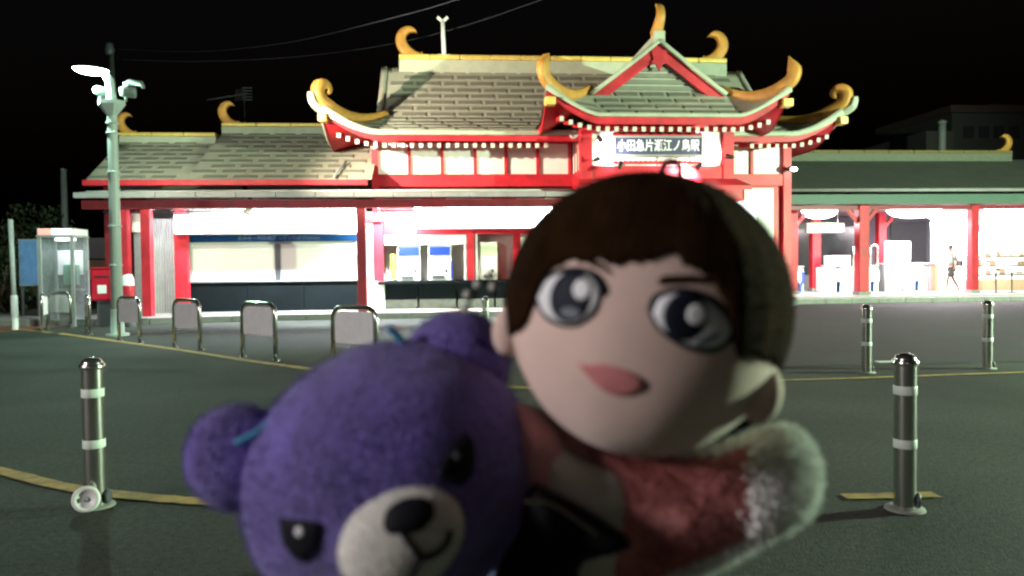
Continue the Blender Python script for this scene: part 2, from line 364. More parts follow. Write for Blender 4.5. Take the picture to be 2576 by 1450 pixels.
# ---- main hall
HX, HRY = 4.05, 25.3
W0, DW, D0 = 5.72, 1.58, 2.35
YI = HRY-D0; YE = 21.05; DD = YI-YE
Z_T, Z_I, Z_E = 7.80, 5.78, 5.02
hall = thing('station_hall', (HX, HRY, 0), 'large red and white station hall with upswept gold-tipped slate roof', 'building')
hf = skirt_fn(HX, HRY, W0, D0, DW, DD, Z_I, Z_E, 0.74, 1.7)
def hup(X, t, sgn=-1):                    # upper gable slope: t 0 ridge .. 1 inner line
    z = Z_T-(Z_T-Z_I)*(0.86*t+0.14*(1-(1-t)**2)); return Vector((X, HRY+sgn*D0*t, z))
roof = MB()
for s_ in 'FLR': roof.grid(lambda a, t, s_=s_: hf(s_, a, t), AS, lin(0, 1, 9))
roof.grid(lambda a, t: hf('B', a, t), AS, lin(0, 1, 5))
for sg in (-1, 1): roof.grid(lambda X, t, sg=sg: hup(X, t, sg), lin(HX-W0-0.18, HX+W0+0.18, 12), lin(0, 1, 9))
for sg in (-1, 1):                        # verge thickness
    roof.sweep([hup(HX+sg*(W0+0.18), t)+Vector((0, 0, -0.05)) for t in lin(0, 1, 9)], 0.09, 0.11, (1, 0, 0))
hroof = roof.build('roof', 'tilebase', hall)
sof = MB()
for s_ in 'FLRB': sof.grid(lambda a, t, s_=s_: hf(s_, a*0.992, t, -0.24-0.0*t), AS, lin(0.15, 0.975, 5))
sof.build('soffit', 'red', hall)
band = MB()
def eave_band(mb, f, sides, dz0, dz1, push, m=0):
    for s_ in sides:
        n = Vector({'F': (0, -1, 0), 'B': (0, 1, 0), 'L': (-1, 0, 0), 'R': (1, 0, 0)}[s_]); vs = []
        for a in AS:
            p = f(s_, a, 1.0); k = max(0, (abs(a)-0.7)/0.3)
            th = dz1-0.14*k*k*(1 if dz1 < 0 else 0)
            for (u, w) in ((0.0, dz0), (push, dz0), (push, th), (0.0, th)): vs.append(p+n*u+Vector((0, 0, w)))
        nn = len(AS); fs = []
        for i in range(nn-1):
            for j in range(4): fs.append((i*4+j, i*4+(j+1) % 4, (i+1)*4+(j+1) % 4, (i+1)*4+j))
        mb.add(vs, fs, m, True)
eave_band(band, hf, 'FLR', 0.03, -0.10, 0.06); band.build('eave_band', 'ridge', hall)
fas = MB()
for s_ in 'FLR':
    nrm = Vector({'F': (0, -1, 0), 'L': (-1, 0, 0), 'R': (1, 0, 0)}[s_])
    fas.grid(lambda a, t, s_=s_, nrm=nrm: hf(s_, a*0.995, 0.985, -0.09-0.17*t)-nrm*0.02, AS, [0, 1])
fas.build('fascia', 'red', hall)
# slates: one shared mesh, each its own piece
def tile_mesh(name, w, h, m='tile'): return MB().box((0, 0, 0.0), (w, h, 0.024), 0).mesh(name, m)
def surf_matrix(f, X, t):                 # frame on a slope function f(X,t)
    p = f(X, t); dx = (f(X+0.05, t)-f(X-0.05, t)).normalized(); dy = (f(X, t-0.01)-f(X, t+0.01)).normalized()
    n = dx.cross(dy).normalized(); dx = dy.cross(n)
    return Matrix.Translation(p+n*0.012) @ Matrix((dx, dy, n)).transposed().to_4x4()
def hall_slope(X, t):                     # t 0..1 whole slope, split at 0.57
    if t < 0.57: return hup(X, t/0.57)
    tt = (t-0.57)/0.43; w = (W0+DW*tt); return hf('F', (X-HX)/w, tt)
def rows(f, X, n):                        # equal arc-length rows
    s_ = [0]; P = [f(X, i/200) for i in range(201)]
    for i in range(200): s_.append(s_[-1]+(P[i+1]-P[i]).length)
    out = []; j = 0
    for r in range(n):
        want = s_[-1]*(r+0.5)/n
        while s_[j] < want: j += 1
        out.append(j/200)
    return out, s_[-1]/n
rt, pitch = rows(hall_slope, HX, 13)
tm = tile_mesh('shingle', 0.70, pitch*0.56)
PITCH = 0.83
for r, t in enumerate(rt[0:12]):
    half = W0 if t < 0.57 else W0+DW*((t-0.57)/0.43)*0.75
    x = -half+0.42+(PITCH/2 if r % 2 else 0)
    while x < half-0.38:
        inst('shingle', tm, hroof, surf_matrix(hall_slope, HX+x, t) @ Matrix.Rotation(random.uniform(-0.006, 0.006), 4, 'Z'), hall.location); x += PITCH
# ridge wall, gold cap and ridge-end curls
rw = MB(); rw.bb(HX-5.42, HX+5.42, HRY-0.22, HRY+0.22, Z_T-0.25, 8.03); rw.build('ridge_wall', 'ridge', hall, bevel=0.02)
for i in range(11):
    x = HX-5.42+10.84*(i+0.5)/11; MB().bb(x-0.488, x+0.488, HRY-0.27, HRY+0.27, 8.032, 8.18).build('ridge_cap', 'yellowgold', hall, bevel=0.03)
def ridge_curl(parent, x, y, z, s, sg):   # gold shachi-like scroll; sg=+1 sweeps to +x inward
    pts = [(0.85, 0.02), (0.62, 0.06), (0.40, 0.12), (0.20, 0.26), (0.05, 0.46), (0.00, 0.68), (0.08, 0.88), (0.26, 0.99), (0.44, 0.96), (0.52, 0.90)]
    pth = smoothpath([Vector((x+sg*a*s, y, z+b*s)) for a, b in pts], 5); k = len(pth)
    hh = [s*(0.055+0.130*math.sin(math.pi*min(1, (i/(k-1))*0.95+0.16))**0.8)*(1 if i < k*0.86 else max(0.1, (k-1-i)/(k*0.14))) for i in range(k)]
    o = MB().sweep(pth, 0.12*s, hh, (0, 1, 0)).build('ridge_scroll', 'gold', parent)
    MB().plate([(x+sg*0.62*s, z+0.08*s), (x+sg*0.80*s, z+0.04*s), (x+sg*0.68*s, z+0.26*s)], y-0.08*s, y+0.08*s).build('ridge_barb', 'gold', parent)
    return o
ridge_curl(hall, HX-5.36, HRY, 8.06, 0.98, 1); ridge_curl(hall, HX+5.36, HRY, 8.06, 0.98, -1)
# hip ridges running out into curled horns
def horn(parent, f, side_sign, front, s, kind, w=0.13, col='gold'):
    a = side_sign; path = [f('F' if front else 'B', a, t)+Vector((0, 0, 0.10)) for t in lin(0.0, 1.0, 12)]
    tip = path[-1]; d = (path[-1]-path[-3]); d = Vector((d.x, d.y, 0)).normalized()
    if kind == 'curl': ext = [(0.10, 0.16), (0.13, 0.36), (0.05, 0.53), (-0.12, 0.62), (-0.30, 0.58), (-0.38, 0.45), (-0.33, 0.34), (-0.24, 0.36)]
    else: ext = [(0.10, 0.22), (0.07, 0.42), (0.0, 0.60), (-0.05, 0.74)]
    e = [tip+d*a_*s+Vector((0, 0, b_*s)) for a_, b_ in ext]
    pth = smoothpath(path+e, 3); k = len(pth); nb = 36
    hh = []
    for i in range(k):
        u = i/(k-1)
        if kind == 'curl': hh.append(0.07+0.09*min(1, u*2) if u < 0.75 else 0.16-0.10*(u-0.75)/0.25)
        else: hh.append(0.07+0.09*min(1, u*2) if u < 0.85 else max(0.02, 0.16*(1-(u-0.85)/0.15)))
    lat = Vector((0, 0, 1)).cross(d).normalized()
    o = MB().sweep(pth, w, hh, lat).build('hip_horn', col, parent)
    return o, pth
for sg in (-1, 1):
    ho, pth = horn(hall, hf, sg, True, 0.66, 'curl')
    horn(hall, hf, sg, False, 1.0, 'curl')
    # pale outer rim of the horn, continuing the eave band up to the scroll
    nn = len(pth); rim = [p+Vector((sg*0.15, -0.13, -0.15)) for p in pth[14:int(nn*0.72)]]
    MB().sweep(rim, 0.12, [0.16-0.08*i/(len(rim)-1) for i in range(len(rim))], (0, 1, 0)).build('horn_rim', 'ridge', hall)
    c = hf('F', sg, 0.95); MB().box(c+Vector((sg*0.02, -0.10, -0.34)), (0.22, 0.36, 0.20)).build('corner_block', 'yellowgold', hall, bevel=0.02)
# rafters with white ends
rm = MB(); rm.box((0, 0.45, 0), (0.085, 0.9, 0.10), 0); rm.box((0, -0.004, 0), (0.105, 0.02, 0.12), 1); rafter = rm.mesh('rafter', ['red', 'tip'])
def rafters(parent, f, cx, x0, x1, step, drop, liftk, ny=0.12, skip=None):
    x = x0
    while x <= x1:
        if skip is None or not (skip[0] < x < skip[1]):
            w = abs(x-cx); full = f('F', (x-cx)/WID[f][0], 1.0); base = f('F', 0, 1.0)
            z = base.z+(full.z-base.z)*liftk
            inst('rafter', rafter, parent, Matrix.Translation((x, base.y+ny, z-drop)) @ Matrix.Rotation(0.16, 4, 'X'), parent.location)
        x += step
WID = {hf: (W0+DW,)}
rafters(hall, hf, HX, HX-W0-DW+0.45, HX+W0+DW-0.40, 0.245, 0.36, 0.62, skip=(3.0, 8.6))
# upper wall: posts, rails, plaster panels
HWY = 22.5; HL, HR_ = -1.95, 10.30
TWX = 5.78; TWH = 1.96; TWY = 20.5        # entrance tower centre, half width, front plane
edges = [at(px, 400, HWY).x for px in (942, 1030, 1112, 1195, 1272, 1352, 1432)]
redges = [at(px, 400, HWY).x for px in (1820, 1889, 1980)]
for k, (a, b) in enumerate(zip(edges[:-1], edges[1:])): MB().bb(a+0.03, b-0.03, HWY-0.02, HWY+0.05, 4.03, 4.92).build('plaster_panel', 'white', hall)
for k, (a, b) in enumerate(zip(redges[:-1], redges[1:])): MB().bb(a+0.03, b-0.03, HWY-0.02, HWY+0.05, 4.03, 4.92).build('plaster_panel', 'white', hall)
for x in edges+redges: MB().bb(x-0.045, x+0.045, HWY-0.10, HWY+0.06, 4.0, 4.95).build('post', 'red', hall)
for a, b in ((HL-0.05, TWX-TWH), (TWX+TWH, HR_+0.05)):
    MB().bb(a, b, HWY-0.13, HWY+0.08, 3.66, 4.02).build('lower_rail', 'red', hall, bevel=0.01)
    MB().bb(a, b, HWY-0.09, HWY+0.08, 4.93, 5.10).build('upper_rail', 'red', hall)
MB().bb(HL-0.09, HL+0.09, HWY-0.14, HWY+0.1, 3.4, 5.2).build('corner_post', 'red', hall)
MB().bb(HR_-0.12, HR_+0.12, HWY-0.16, HWY+0.1, FLOOR_Z, 5.2).build('corner_post', 'red', hall)
bk = MB(); bk.bb(HL, HR_, HWY+0.1, 28.2, 3.3, 5.6); bk.build('wall_core', 'darkred', hall)
for sg in (-1, 1):                        # triangular gable ends under the verge
    X = HX+sg*(W0-0.25); g_ = MB(); vs = [(X, HRY-D0+0.1, Z_I-0.1), (X, HRY+D0-0.1, Z_I-0.1), (X, HRY, Z_T-0.1)]
    g_.add(vs+[(v[0]-sg*0.1, v[1], v[2]) for v in vs], [(0, 1, 2), (5, 4, 3), (0, 3, 4, 1), (1, 4, 5, 2), (2, 5, 3, 0)]); g_.build('gable_wall', 'red', hall)
# round end ornament under the eave corner
for (px, py, Y) in ((942, 365, 22.2), (1445, 338, 20.9)):
    p = at(px, py, Y); o_ = MB(); o_.lathe([(0.0, 0.0), (0.07, 0.0), (0.085, 0.02), (0.11, 0.02), (0.125, 0.0), (0.125, -0.08)], 18)
    for v in o_.v: v.xyz = Vector((v.x, -v.z, v.y))+p
    o_.build('round_tile_end', 'tip', hall)

# lower right wall of the hall: red wall, pale panel, arched doorway window
lw = MB(); lw.bb(TWX+TWH, HR_-0.12, HWY, HWY+0.12, FLOOR_Z, 3.66); lw.build('lower_wall', 'red', hall)
a0, a1 = at(1873, 560, HWY-0.05).x, at(1946, 560, HWY-0.05).x
MB().bb(a0, a1, HWY-0.05, HWY-0.003, 2.0, 3.60).build('plaster_panel', 'white', hall)
ar = [(a0-0.25, 0.9)]+[(a0+0.0+0.35*math.cos(t)-0.0, 2.85+0.35*math.sin(t)) for t in lin(math.pi*0.5, 0, 9)]+[(a0+0.35, 0.9)]
MB().plate([(a0-0.25, 0.9), (a0-0.25, 3.2)]+ar[1:], HWY-0.09, HWY-0.055).build('arched_window', 'lightbox', hall)

# ---- entrance tower (porch)
PW0, PDW, PD0, PDD = 1.82, 1.38, 2.0, 1.25
PCY = TWY+PD0; PZI, PZE = 6.02, 5.16
tower = thing('entrance_tower', (TWX, PCY, 0), 'red entrance porch with front gable, name board and upturned gold eave tips', 'building')
pf = skirt_fn(TWX, PCY, PW0, PD0, PDW, PDD, PZI, PZE, 0.80, 1.5)
WID[pf] = (PW0+PDW,)
ro = MB()
for s_ in 'FLR': ro.grid(lambda a, t, s_=s_: pf(s_, a if s_ == 'F' else (max(a, -1) if a < 0.4 else 0.4), t), AS, lin(0, 1, 9))
proof = ro.build('roof', 'tilebase', tower)
PAZ = 7.36; GH = PAZ-PZI; GY0 = TWY-0.32
def gslope(sg, u, Y): return Vector((TWX+sg*(PW0-0.04)*u, Y, PAZ-(GH+0.03)*(0.96*u+0.04*(1-(1-u)**2))))
gr = MB()
for sg in (-1, 1):
    gr.grid(lambda Y, u, sg=sg: gslope(sg, u, Y), [GY0, GY0+1, 23, 25.2], lin(0, 1, 9))
    gr.sweep([gslope(sg, u, GY0+0.02)+Vector((0, 0, -0.06)) for u in lin(0, 1.03, 10)], 0.06, 0.055, (0, 1, 0))
gr.build('gable_roof', 'ridge', tower)
gt = tile_mesh('gable_shingle', 0.66, 0.24)
for sg in (-1, 1):
    for r in range(4):
        for c in range(3):
            u = 0.16+0.22*r; Y = GY0+0.6+0.82*c+(0.4 if r % 2 else 0)
            p = gslope(sg, u, Y); dx = Vector((0, 1, 0)); dy = (gslope(sg, u-0.02, Y)-gslope(sg, u+0.02, Y)).normalized(); nn = dx.cross(dy)
            if nn.z < 0: nn = -nn
            inst('shingle', gt, proof, Matrix.Translation(p+nn*0.012) @ Matrix((dx, dy, nn)).transposed().to_4x4(), tower.location)
for sg in (-1, 1):                        # red barge boards
    vs = []
    for u in lin(0, 1.0, 9):
        p = gslope(sg, u, GY0+0.10); vs += [p+Vector((0, 0, -0.12)), p+Vector((0, 0, -0.48+0.05*u)), p+Vector((0, 0.08, -0.12)), p+Vector((0, 0.08, -0.48+0.05*u))]
    fs = []
    for i in range(8):
        a = 4*i; b = a+4; fs += [(a, b, b+1, a+1), (a+2, a+3, b+3, b+2), (a+1, b+1, b+3, a+3), (a, a+2, b+2, b)]
    MB().add(vs, fs).build('barge_board', 'red', tower)
MB().plate([(TWX-PW0+0.1, PZI-0.05), (TWX+PW0-0.1, PZI-0.05), (TWX, PAZ-0.12)], TWY+0.02, TWY+0.10).build('gable_wall', 'tilebase', tower)
pz = PAZ-0.52
MB().plate([(TWX-0.22, pz+0.22), (TWX-0.16, pz-0.02), (TWX-0.24, pz-0.12), (TWX-0.10, pz-0.16), (TWX, pz-0.36), (TWX+0.10, pz-0.16), (TWX+0.24, pz-0.12), (TWX+0.16, pz-0.02), (TWX+0.22, pz+0.22)], GY0+0.04, GY0+0.09).build('gable_pendant', 'red', tower, bevel=0.01)
for k in range(4): MB().bb(TWX-1.35+0.3*k, TWX+1.35-0.3*k, TWY-0.06+0.004*k, TWY+0.015, PZI+0.02+0.17*k, PZI+0.13+0.17*k).build('gable_slat', 'tile', tower)
# skirt slates
def pslope(X, t): return pf('F', (X-TWX)/(PW0+PDW*t), t)
ptr, ppitch = rows(pslope, TWX, 4); ptm = tile_mesh('porch_shingle', 0.60, ppitch*0.52)
for r, t in enumerate(ptr):
    half = PW0+PDW*t*0.7; x = -half+0.35+(0.36 if r % 2 else 0)
    while x < half-0.3: inst('shingle', ptm, proof, surf_matrix(pslope, TWX+x, t), tower.location); x += 0.72
pb = MB(); eave_band(pb, pf, 'F', 0.03, -0.07, 0.05)
pb.build('eave_band', 'ridge', tower)
ps = MB()
for s_ in 'FLR': ps.grid(lambda a, t, s_=s_: pf(s_, (a if s_ == 'F' else min(a, 0.4))*0.99, t, -0.24), AS, lin(0.1, 0.975, 5))
ps.build('soffit', 'red', tower)
pfa = MB()
for s_ in 'FLR':
    nrm = Vector({'F': (0, -1, 0), 'L': (-1, 0, 0), 'R': (1, 0, 0)}[s_])
    pfa.grid(lambda a, t, s_=s_, nrm=nrm: pf(s_, (a if s_ == 'F' else min(a, 0.4))*0.995, 0.985, -0.06-0.20*t)-nrm*0.02, AS, [0, 1])
pfa.build('fascia', 'red', tower)
for sg in (-1, 1):
    horn(tower, pf, sg, True, 0.80, 'tail', 0.11)
    c = pf('F', sg, 0.93); MB().box(c+Vector((sg*-0.02, -0.05, -0.40)), (0.26, 0.30, 0.20)).build('corner_block', 'yellowgold', tower, bevel=0.02)
rafters(tower, pf, TWX, TWX-PW0-PDW+0.42, TWX+PW0+PDW-0.38, 0.235, 0.36, 0.55, 0.10)
MB().bb(TWX-0.15, TWX+0.15, GY0-0.02, GY0+0.35, PAZ-0.10, PAZ+0.20).build('finial_base', 'ridge', tower, bevel=0.02)
fz = PAZ+0.20
fp = smoothpath([(TWX-0.03, GY0+0.25, fz-0.05), (TWX-0.02, GY0+0.05, fz+0.12), (TWX, GY0-0.10, fz+0.36), (TWX+0.01, GY0-0.02, fz+0.58), (TWX+0.0, GY0+0.14, fz+0.72)], 5)
MB().sweep(fp, [0.15-0.075*i/(len(fp)-1) for i in range(len(fp))], [0.13-0.09*i/(len(fp)-1) for i in range(len(fp))], (1, 0, 0)).build('gable_finial', 'gold', tower)
MB().bb(TWX-0.09, TWX+0.09, GY0+0.35, 25.1, PAZ-0.03, PAZ+0.16).build('gable_ridge', 'ridge', tower)
# tower body
for sg in (-1, 1):
    MB().bb(TWX+sg*TWH-0.16, TWX+sg*TWH+0.16, TWY-0.12, TWY+0.2, FLOOR_Z, 5.0).build('column', 'red', tower, bevel=0.02)
    MB().bb(TWX+sg*TWH-0.05, TWX+sg*TWH+0.05, TWY+0.2, HWY-0.15, 3.0, 4.0).build('side_beam', 'red', tower)
    MB().bb(TWX+sg*TWH-0.05, TWX+sg*TWH+0.05, TWY+0.2, HWY-0.15, 4.93, 5.12).build('side_beam', 'red', tower)
    ys = lin(TWY+0.2, HWY-0.12, 5)
    for a, b in zip(ys[:-1], ys[1:]): MB().bb(TWX+sg*TWH-0.03, TWX+sg*TWH+0.03, a+0.03, b-0.03, 4.02, 4.92).build('plaster_panel', 'white', tower)
    for y in ys[1:-1]: MB().bb(TWX+sg*TWH-0.06, TWX+sg*TWH+0.06, y-0.03, y+0.03, 4.0, 4.93).build('post', 'red', tower)
xs = lin(TWX-TWH+0.16, TWX+TWH-0.16, 5)
for a, b in zip(xs[:-1], xs[1:]): MB().bb(a+0.02, b-0.02, TWY-0.02, TWY+0.06, 4.02, 4.96).build('plaster_panel', 'white', tower)
for x in xs[1:-1]: MB().bb(x-0.035, x+0.035, TWY-0.04, TWY+0.06, 4.78, 4.96).build('post', 'red', tower)
MB().bb(TWX-TWH+0.16, TWX+TWH-0.16, TWY-0.06, TWY+0.12, 4.97, 5.14).build('upper_rail', 'red', tower)
MB().bb(TWX-TWH+0.16, TWX+TWH-0.16, TWY-0.08, TWY+0.12, 2.95, 4.0).build('lintel', 'red', tower)
led = MB(); led.add([(TWX-TWH-0.2, TWY-0.10, 3.66), (TWX+TWH+0.2, TWY-0.10, 3.66), (TWX+TWH+0.35, TWY-0.85, 3.40), (TWX-TWH-0.35, TWY-0.85, 3.40),
                     (TWX-TWH-0.2, TWY-0.10, 3.50), (TWX+TWH+0.2, TWY-0.10, 3.50), (TWX+TWH+0.35, TWY-0.85, 3.28), (TWX-TWH-0.35, TWY-0.85, 3.28)],
                    [(0, 3, 2, 1), (4, 5, 6, 7), (3, 7, 6, 2), (0, 4, 7, 3), (1, 2, 6, 5)]); led.build('entrance_ledge', 'red', tower)
MB().bb(TWX-TWH+0.16, TWX-TWH+0.9, TWY+0.02, TWY+0.14, FLOOR_Z, 2.95).build('side_screen', 'red', tower)
MB().bb(TWX+TWH-0.9, TWX+TWH-0.16, TWY+0.02, TWY+0.14, FLOOR_Z, 2.95).build('side_screen', 'red', tower)
MB().bb(TWX-TWH+0.16, TWX+TWH-0.16, HWY+0.2, HWY+0.3, FLOOR_Z, 2.95).build('rear_screen', 'white', tower)
# ---- name board hung on the tower
s0, s1 = at(1547, 347, TWY-0.2), at(1764, 390, TWY-0.2)
sign = thing('station_name_board', ((s0.x+s1.x)/2, TWY-0.2, s1.z), 'dark navy name board with white brush lettering above the entrance', 'sign')
MB().bb(s0.x, s1.x, TWY-0.22, TWY-0.12, s1.z, s0.z).build('board', mat('name_board_navy', (0.028, 0.034, 0.075), 0.6), sign)
for z0, z1, e in ((s0.z, s0.z+0.05, 0.05), (s1.z-0.05, s1.z, 0.05)): MB().bb(s0.x-e, s1.x+e, TWY-0.25, TWY-0.10, z0, z1).build('frame', 'grey', sign)
for x in (s0.x-0.05, s1.x): MB().bb(x, x+0.05, TWY-0.25, TWY-0.10, s1.z, s0.z).build('frame', 'grey', sign)
text('lettering', '小田急片瀬江ノ島駅', 'eyewhite', sign, ((s0.x+s1.x)/2, TWY-0.226, (s0.z+s1.z)/2), 0.34, 0.004, width=(s1.x-s0.x)*0.95, bold=0.004)
# scalloped valance and bracket rail above and below the board
for (z, nm) in ((s0.z+0.13, 'carved_valance'), (s1.z-0.17, 'carved_valance')):
    xs_ = lin(s0.x-0.05, s1.x+0.05, 37); up = [(x, z+(0.03 if i % 2 else 0.0)) for i, x in enumerate(xs_)]
    MB().plate(up+[(s1.x+0.05, z-0.07), (s0.x-0.05, z-0.07)], TWY-0.16, TWY-0.09).build(nm, 'red', sign)
def spot_fixture(name, px, py, Y, target, power, label, col=(1.0, 0.93, 0.96), blend=0.8, size=100, group='small spotlights on the entrance'):
    p = at(px, py, Y); t = thing(name, p, label, 'spotlight', group)
    d = (Vector(target)-p).normalized()
    MB().tube([p-d*0.10, p-d*0.04, p+d*0.06, p+d*0.12], [0.03, 0.055, 0.06, 0.075], 12).build('housing', 'black', t)
    back = Vector((p.x, TWY-0.03, p.z+0.02))
    MB().tube([p-d*0.06, (p+back)/2+Vector((0, 0, 0.03)), back], 0.014, 6).build('bracket', 'black', t)
    MB().tube([p+d*0.121, p+d*0.125], [0.06, 0.055], 12).build('lens', 'flood', t)
    light('SPOT', 'lamp', t, p+d*0.14, power, col, target, spot_size=R(size), spot_blend=blend, shadow_soft_size=0.05)
    return t
cz = (s0.z+s1.z)/2
spot_fixture('spotlight', 1507, 347, TWY-0.6, (TWX-1.3, TWY, 4.4), P_SIGN, 'black spotlight hanging above the left edge of the name board')
spot_fixture('spotlight', 1500, 402, TWY-0.5, (TWX-1.35, TWY, 4.35), P_SIGN*0.5, 'black spotlight on an arm below left of the name board')
spot_fixture('spotlight', 1838, 395, TWY-0.5, (TWX+1.4, TWY, 4.35), P_SIGN*1.2, 'black spotlight on an arm right of the name board')
spot_fixture('spotlight', 1760, 416, TWY-0.7, (TWX+0.7, TWY-0.2, 3.6), P_SIGN*4.0, 'black spotlight under the name board shining down on the ledge', size=120)
spot_fixture('spotlight', 1560, 418, TWY-0.7, (TWX-0.8, TWY-0.1, 4.6), P_SIGN*0.2, 'black spotlight under the left end of the name board')
# cool flood fixed to the right corner post
p = at(1991, 425, HWY-0.4); fl = thing('corner_floodlight', p, 'small bright floodlight on the right corner post of the hall', 'floodlight')
MB().tube([p+Vector((-0.10, 0.10, 0)), p], [0.05, 0.09], 12).build('housing', 'black', fl); MB().ball(p+Vector((0.05, -0.06, -0.02)), (0.09, 0.06, 0.055)).build('lens', 'lamp', fl)
MB().tube([p+Vector((-0.08, 0.1, 0)), Vector((HR_, HWY-0.1, p.z))], 0.02, 6).build('bracket', 'black', fl)

# ------------------------------------------------------------------ ticket wing (left)
wing = thing('ticket_wing', (-5.8, 23, 0), 'long low ticket office wing with grey slate roof and stepped gold ridge', 'building')
XS = at(557, 330, 24.8).x; XL = at(305, 340, 24.6).x
def wslopeA(X, t): return Vector((X, 25.0-(25.0-21.25)*t, 5.66-(5.66-3.74)*t))
def wslopeB(X, t): return Vector((X, 24.6-(24.6-21.25)*t, 5.30-(5.30-3.74)*t))
wr = MB()
wr.grid(wslopeA, lin(XS, HL, 8), lin(0, 1, 4)); wr.add([(XS, 25, 5.66), (HL, 25, 5.66), (HL, 28.8, 3.74), (XS, 28.8, 3.74)], [(0, 1, 2, 3)])
XE = at(215, 452, 21.25).x
def wB(u, t):
    x0 = XL+(XE-XL)*t*1.0; return wslopeB(x0+(XS-x0)*u, t)
wr.grid(wB, lin(0, 1, 8), lin(0, 1, 4))
wr.add([(XL, 24.6, 5.30), (XE-0.0, 21.25, 3.74), (XE, 28, 3.74)], [(0, 1, 2)]); wr.add([(XL, 24.6, 5.30), (XS, 24.6, 5.30), (XS, 28, 3.74), (XE, 28, 3.74)], [(0, 1, 2, 3)])
wr.add([(XS, 24.6, 5.30), (XS, 25, 5.66), (XS, 21.25, 3.74), (XS, 25, 5.2)], [(0, 1, 2), (0, 3, 1)])
wroof = wr.build('roof', 'tilebase', wing)
wtm = tile_mesh('wing_shingle', 0.62, 0.225)
def place_rows(f, x0, x1, n, parent, root, me, step):
    for r in range(n):
        t = (r+0.55)/n; lo = x0(t) if callable(x0) else x0; x = lo+0.35+(step/2 if r % 2 else 0)
        while x < x1-0.3: inst('shingle', me, parent, surf_matrix(f, x, t), root); x += step
place_rows(wslopeA, XS, HL, 10, wroof, wing.location, wtm, 0.80)
place_rows(wslopeB, lambda t: XL+(XE-XL)*t, XS, 9, wroof, wing.location, wtm, 0.80)
MB().bb(XS, HL+0.4, 24.8, 25.2, 5.50, 5.80).build('ridge_wall', 'ridge', wing, bevel=0.02)
MB().bb(XL, XS-0.06, 24.4, 24.8, 5.14, 5.42).build('ridge_wall', 'ridge', wing, bevel=0.02)
for a, b, y, z in ((XS, HL+0.4, 25.0, 5.802), (XL, XS-0.06, 24.6, 5.422)):
    k = max(2, round((b-a)/1.0))
    for i in range(k): MB().bb(a+(b-a)*i/k+0.005, a+(b-a)*(i+1)/k-0.005, y-0.24, y+0.24, z, z+0.11).build('ridge_cap', 'yellowgold', wing, bevel=0.03)
ridge_curl(wing, XS-0.02, 25.0, 5.83, 0.72, 1); ridge_curl(wing, XL-0.02, 24.6, 5.45, 0.66, 1)
MB().bb(XE-0.05, HL-0.1, 21.15, 21.30, 3.58, 3.735).build('fascia', 'red', wing, bevel=0.015)
MB().tube([(-2.75, 22.3, 4.35), (-2.85, 21.9, 4.15), (-2.95, 21.2, 3.80)], 0.035, 8).build('downpipe', 'grey', wing)
# canopy in front: sheet, gutter sections, red beam, columns
cano = thing('front_canopy', (-3.0, 20.6, 0), 'long flat canopy with white gutter and dark red beam before the ticket office', 'canopy')
CX0, CX1 = -9.2, TWX-TWH-0.17
cs = MB(); cs.add([(CX0, 20.2, 3.31), (CX1, 20.2, 3.31), (CX1, 22.4, 3.60), (CX0, 22.4, 3.60), (CX0, 20.2, 3.22), (CX1, 20.2, 3.22), (CX1, 22.4, 3.5), (CX0, 22.4, 3.5)],
                  [(0, 1, 2, 3), (7, 6, 5, 4), (0, 4, 5, 1), (1, 5, 6, 2), (3, 7, 4, 0)]); cs.build('canopy_sheet', 'gutter', cano)
k = 13
for i in range(k):
    a = CX0+(CX1-CX0)*i/k; b = CX0+(CX1-CX0)*(i+1)/k
    MB().bb(a+0.006, b-0.006, 20.06, 20.19, 3.16, 3.30).build('gutter', 'gutter', cano, bevel=0.015)
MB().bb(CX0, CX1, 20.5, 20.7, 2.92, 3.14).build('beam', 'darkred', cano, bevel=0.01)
MB().tube([(CX0+0.2, 20.35, 3.345), (-1.0, 20.4, 3.36), (CX1, 20.4, 3.36)], 0.02, 6).build('conduit', 'whitemetal', cano)
for px in (315, 372, 911):
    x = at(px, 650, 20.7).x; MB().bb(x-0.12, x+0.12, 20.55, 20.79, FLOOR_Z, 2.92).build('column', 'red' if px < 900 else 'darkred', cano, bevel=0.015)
for px in (1190,): pass
tr = MB(); x = CX0+0.4
tr.bar((CX0+0.4, 20.80, 2.86), (CX1, 20.80, 2.86), 0.03, 0.03); tr.bar((CX0+0.4, 20.80, 3.05), (CX1, 20.80, 3.05), 0.03, 0.03)
while x < CX1-0.5:
    tr.bar((x, 20.80, 2.86), (x+0.22, 20.80, 3.05), 0.016, 0.016); tr.bar((x+0.22, 20.80, 3.05), (x+0.44, 20.80, 2.86), 0.016, 0.016); x += 0.44
tr.build('lattice_truss', 'darkgrey', cano)
# fluorescent tubes under the canopy
for i, x in enumerate(lin(-7.0, 2.6, 6)):
    t = thing('canopy_light', (x, 21.05, 3.2), ['fluorescent batten under the canopy over the striped fence', 'fluorescent batten under the canopy left of the shutters', 'fluorescent batten under the canopy above the blue band', 'fluorescent batten under the canopy beside the red post', 'fluorescent batten under the canopy above the ticket machines', 'fluorescent batten under the canopy next to the entrance'][i], 'ceiling light', 'fluorescent battens under the canopy')
    MB().bb(x-0.62, x+0.62, 20.97, 21.13, 3.12, 3.19).build('housing', 'whitemetal', t); MB().tube([(x-0.58, 21.05, 3.09), (x+0.58, 21.05, 3.09)], 0.025, 8).build('tube', 'tubelight', t)
    light('AREA', 'lamp', t, (x, 21.05, 3.05), P_CANOPY*(0.12, 0.75, 1.1, 1.1, 1.0, 1.0)[i], (0.88, 0.95, 1.0), (x, 21.6, 0), shape='RECTANGLE', size=1.2, size_y=0.15)

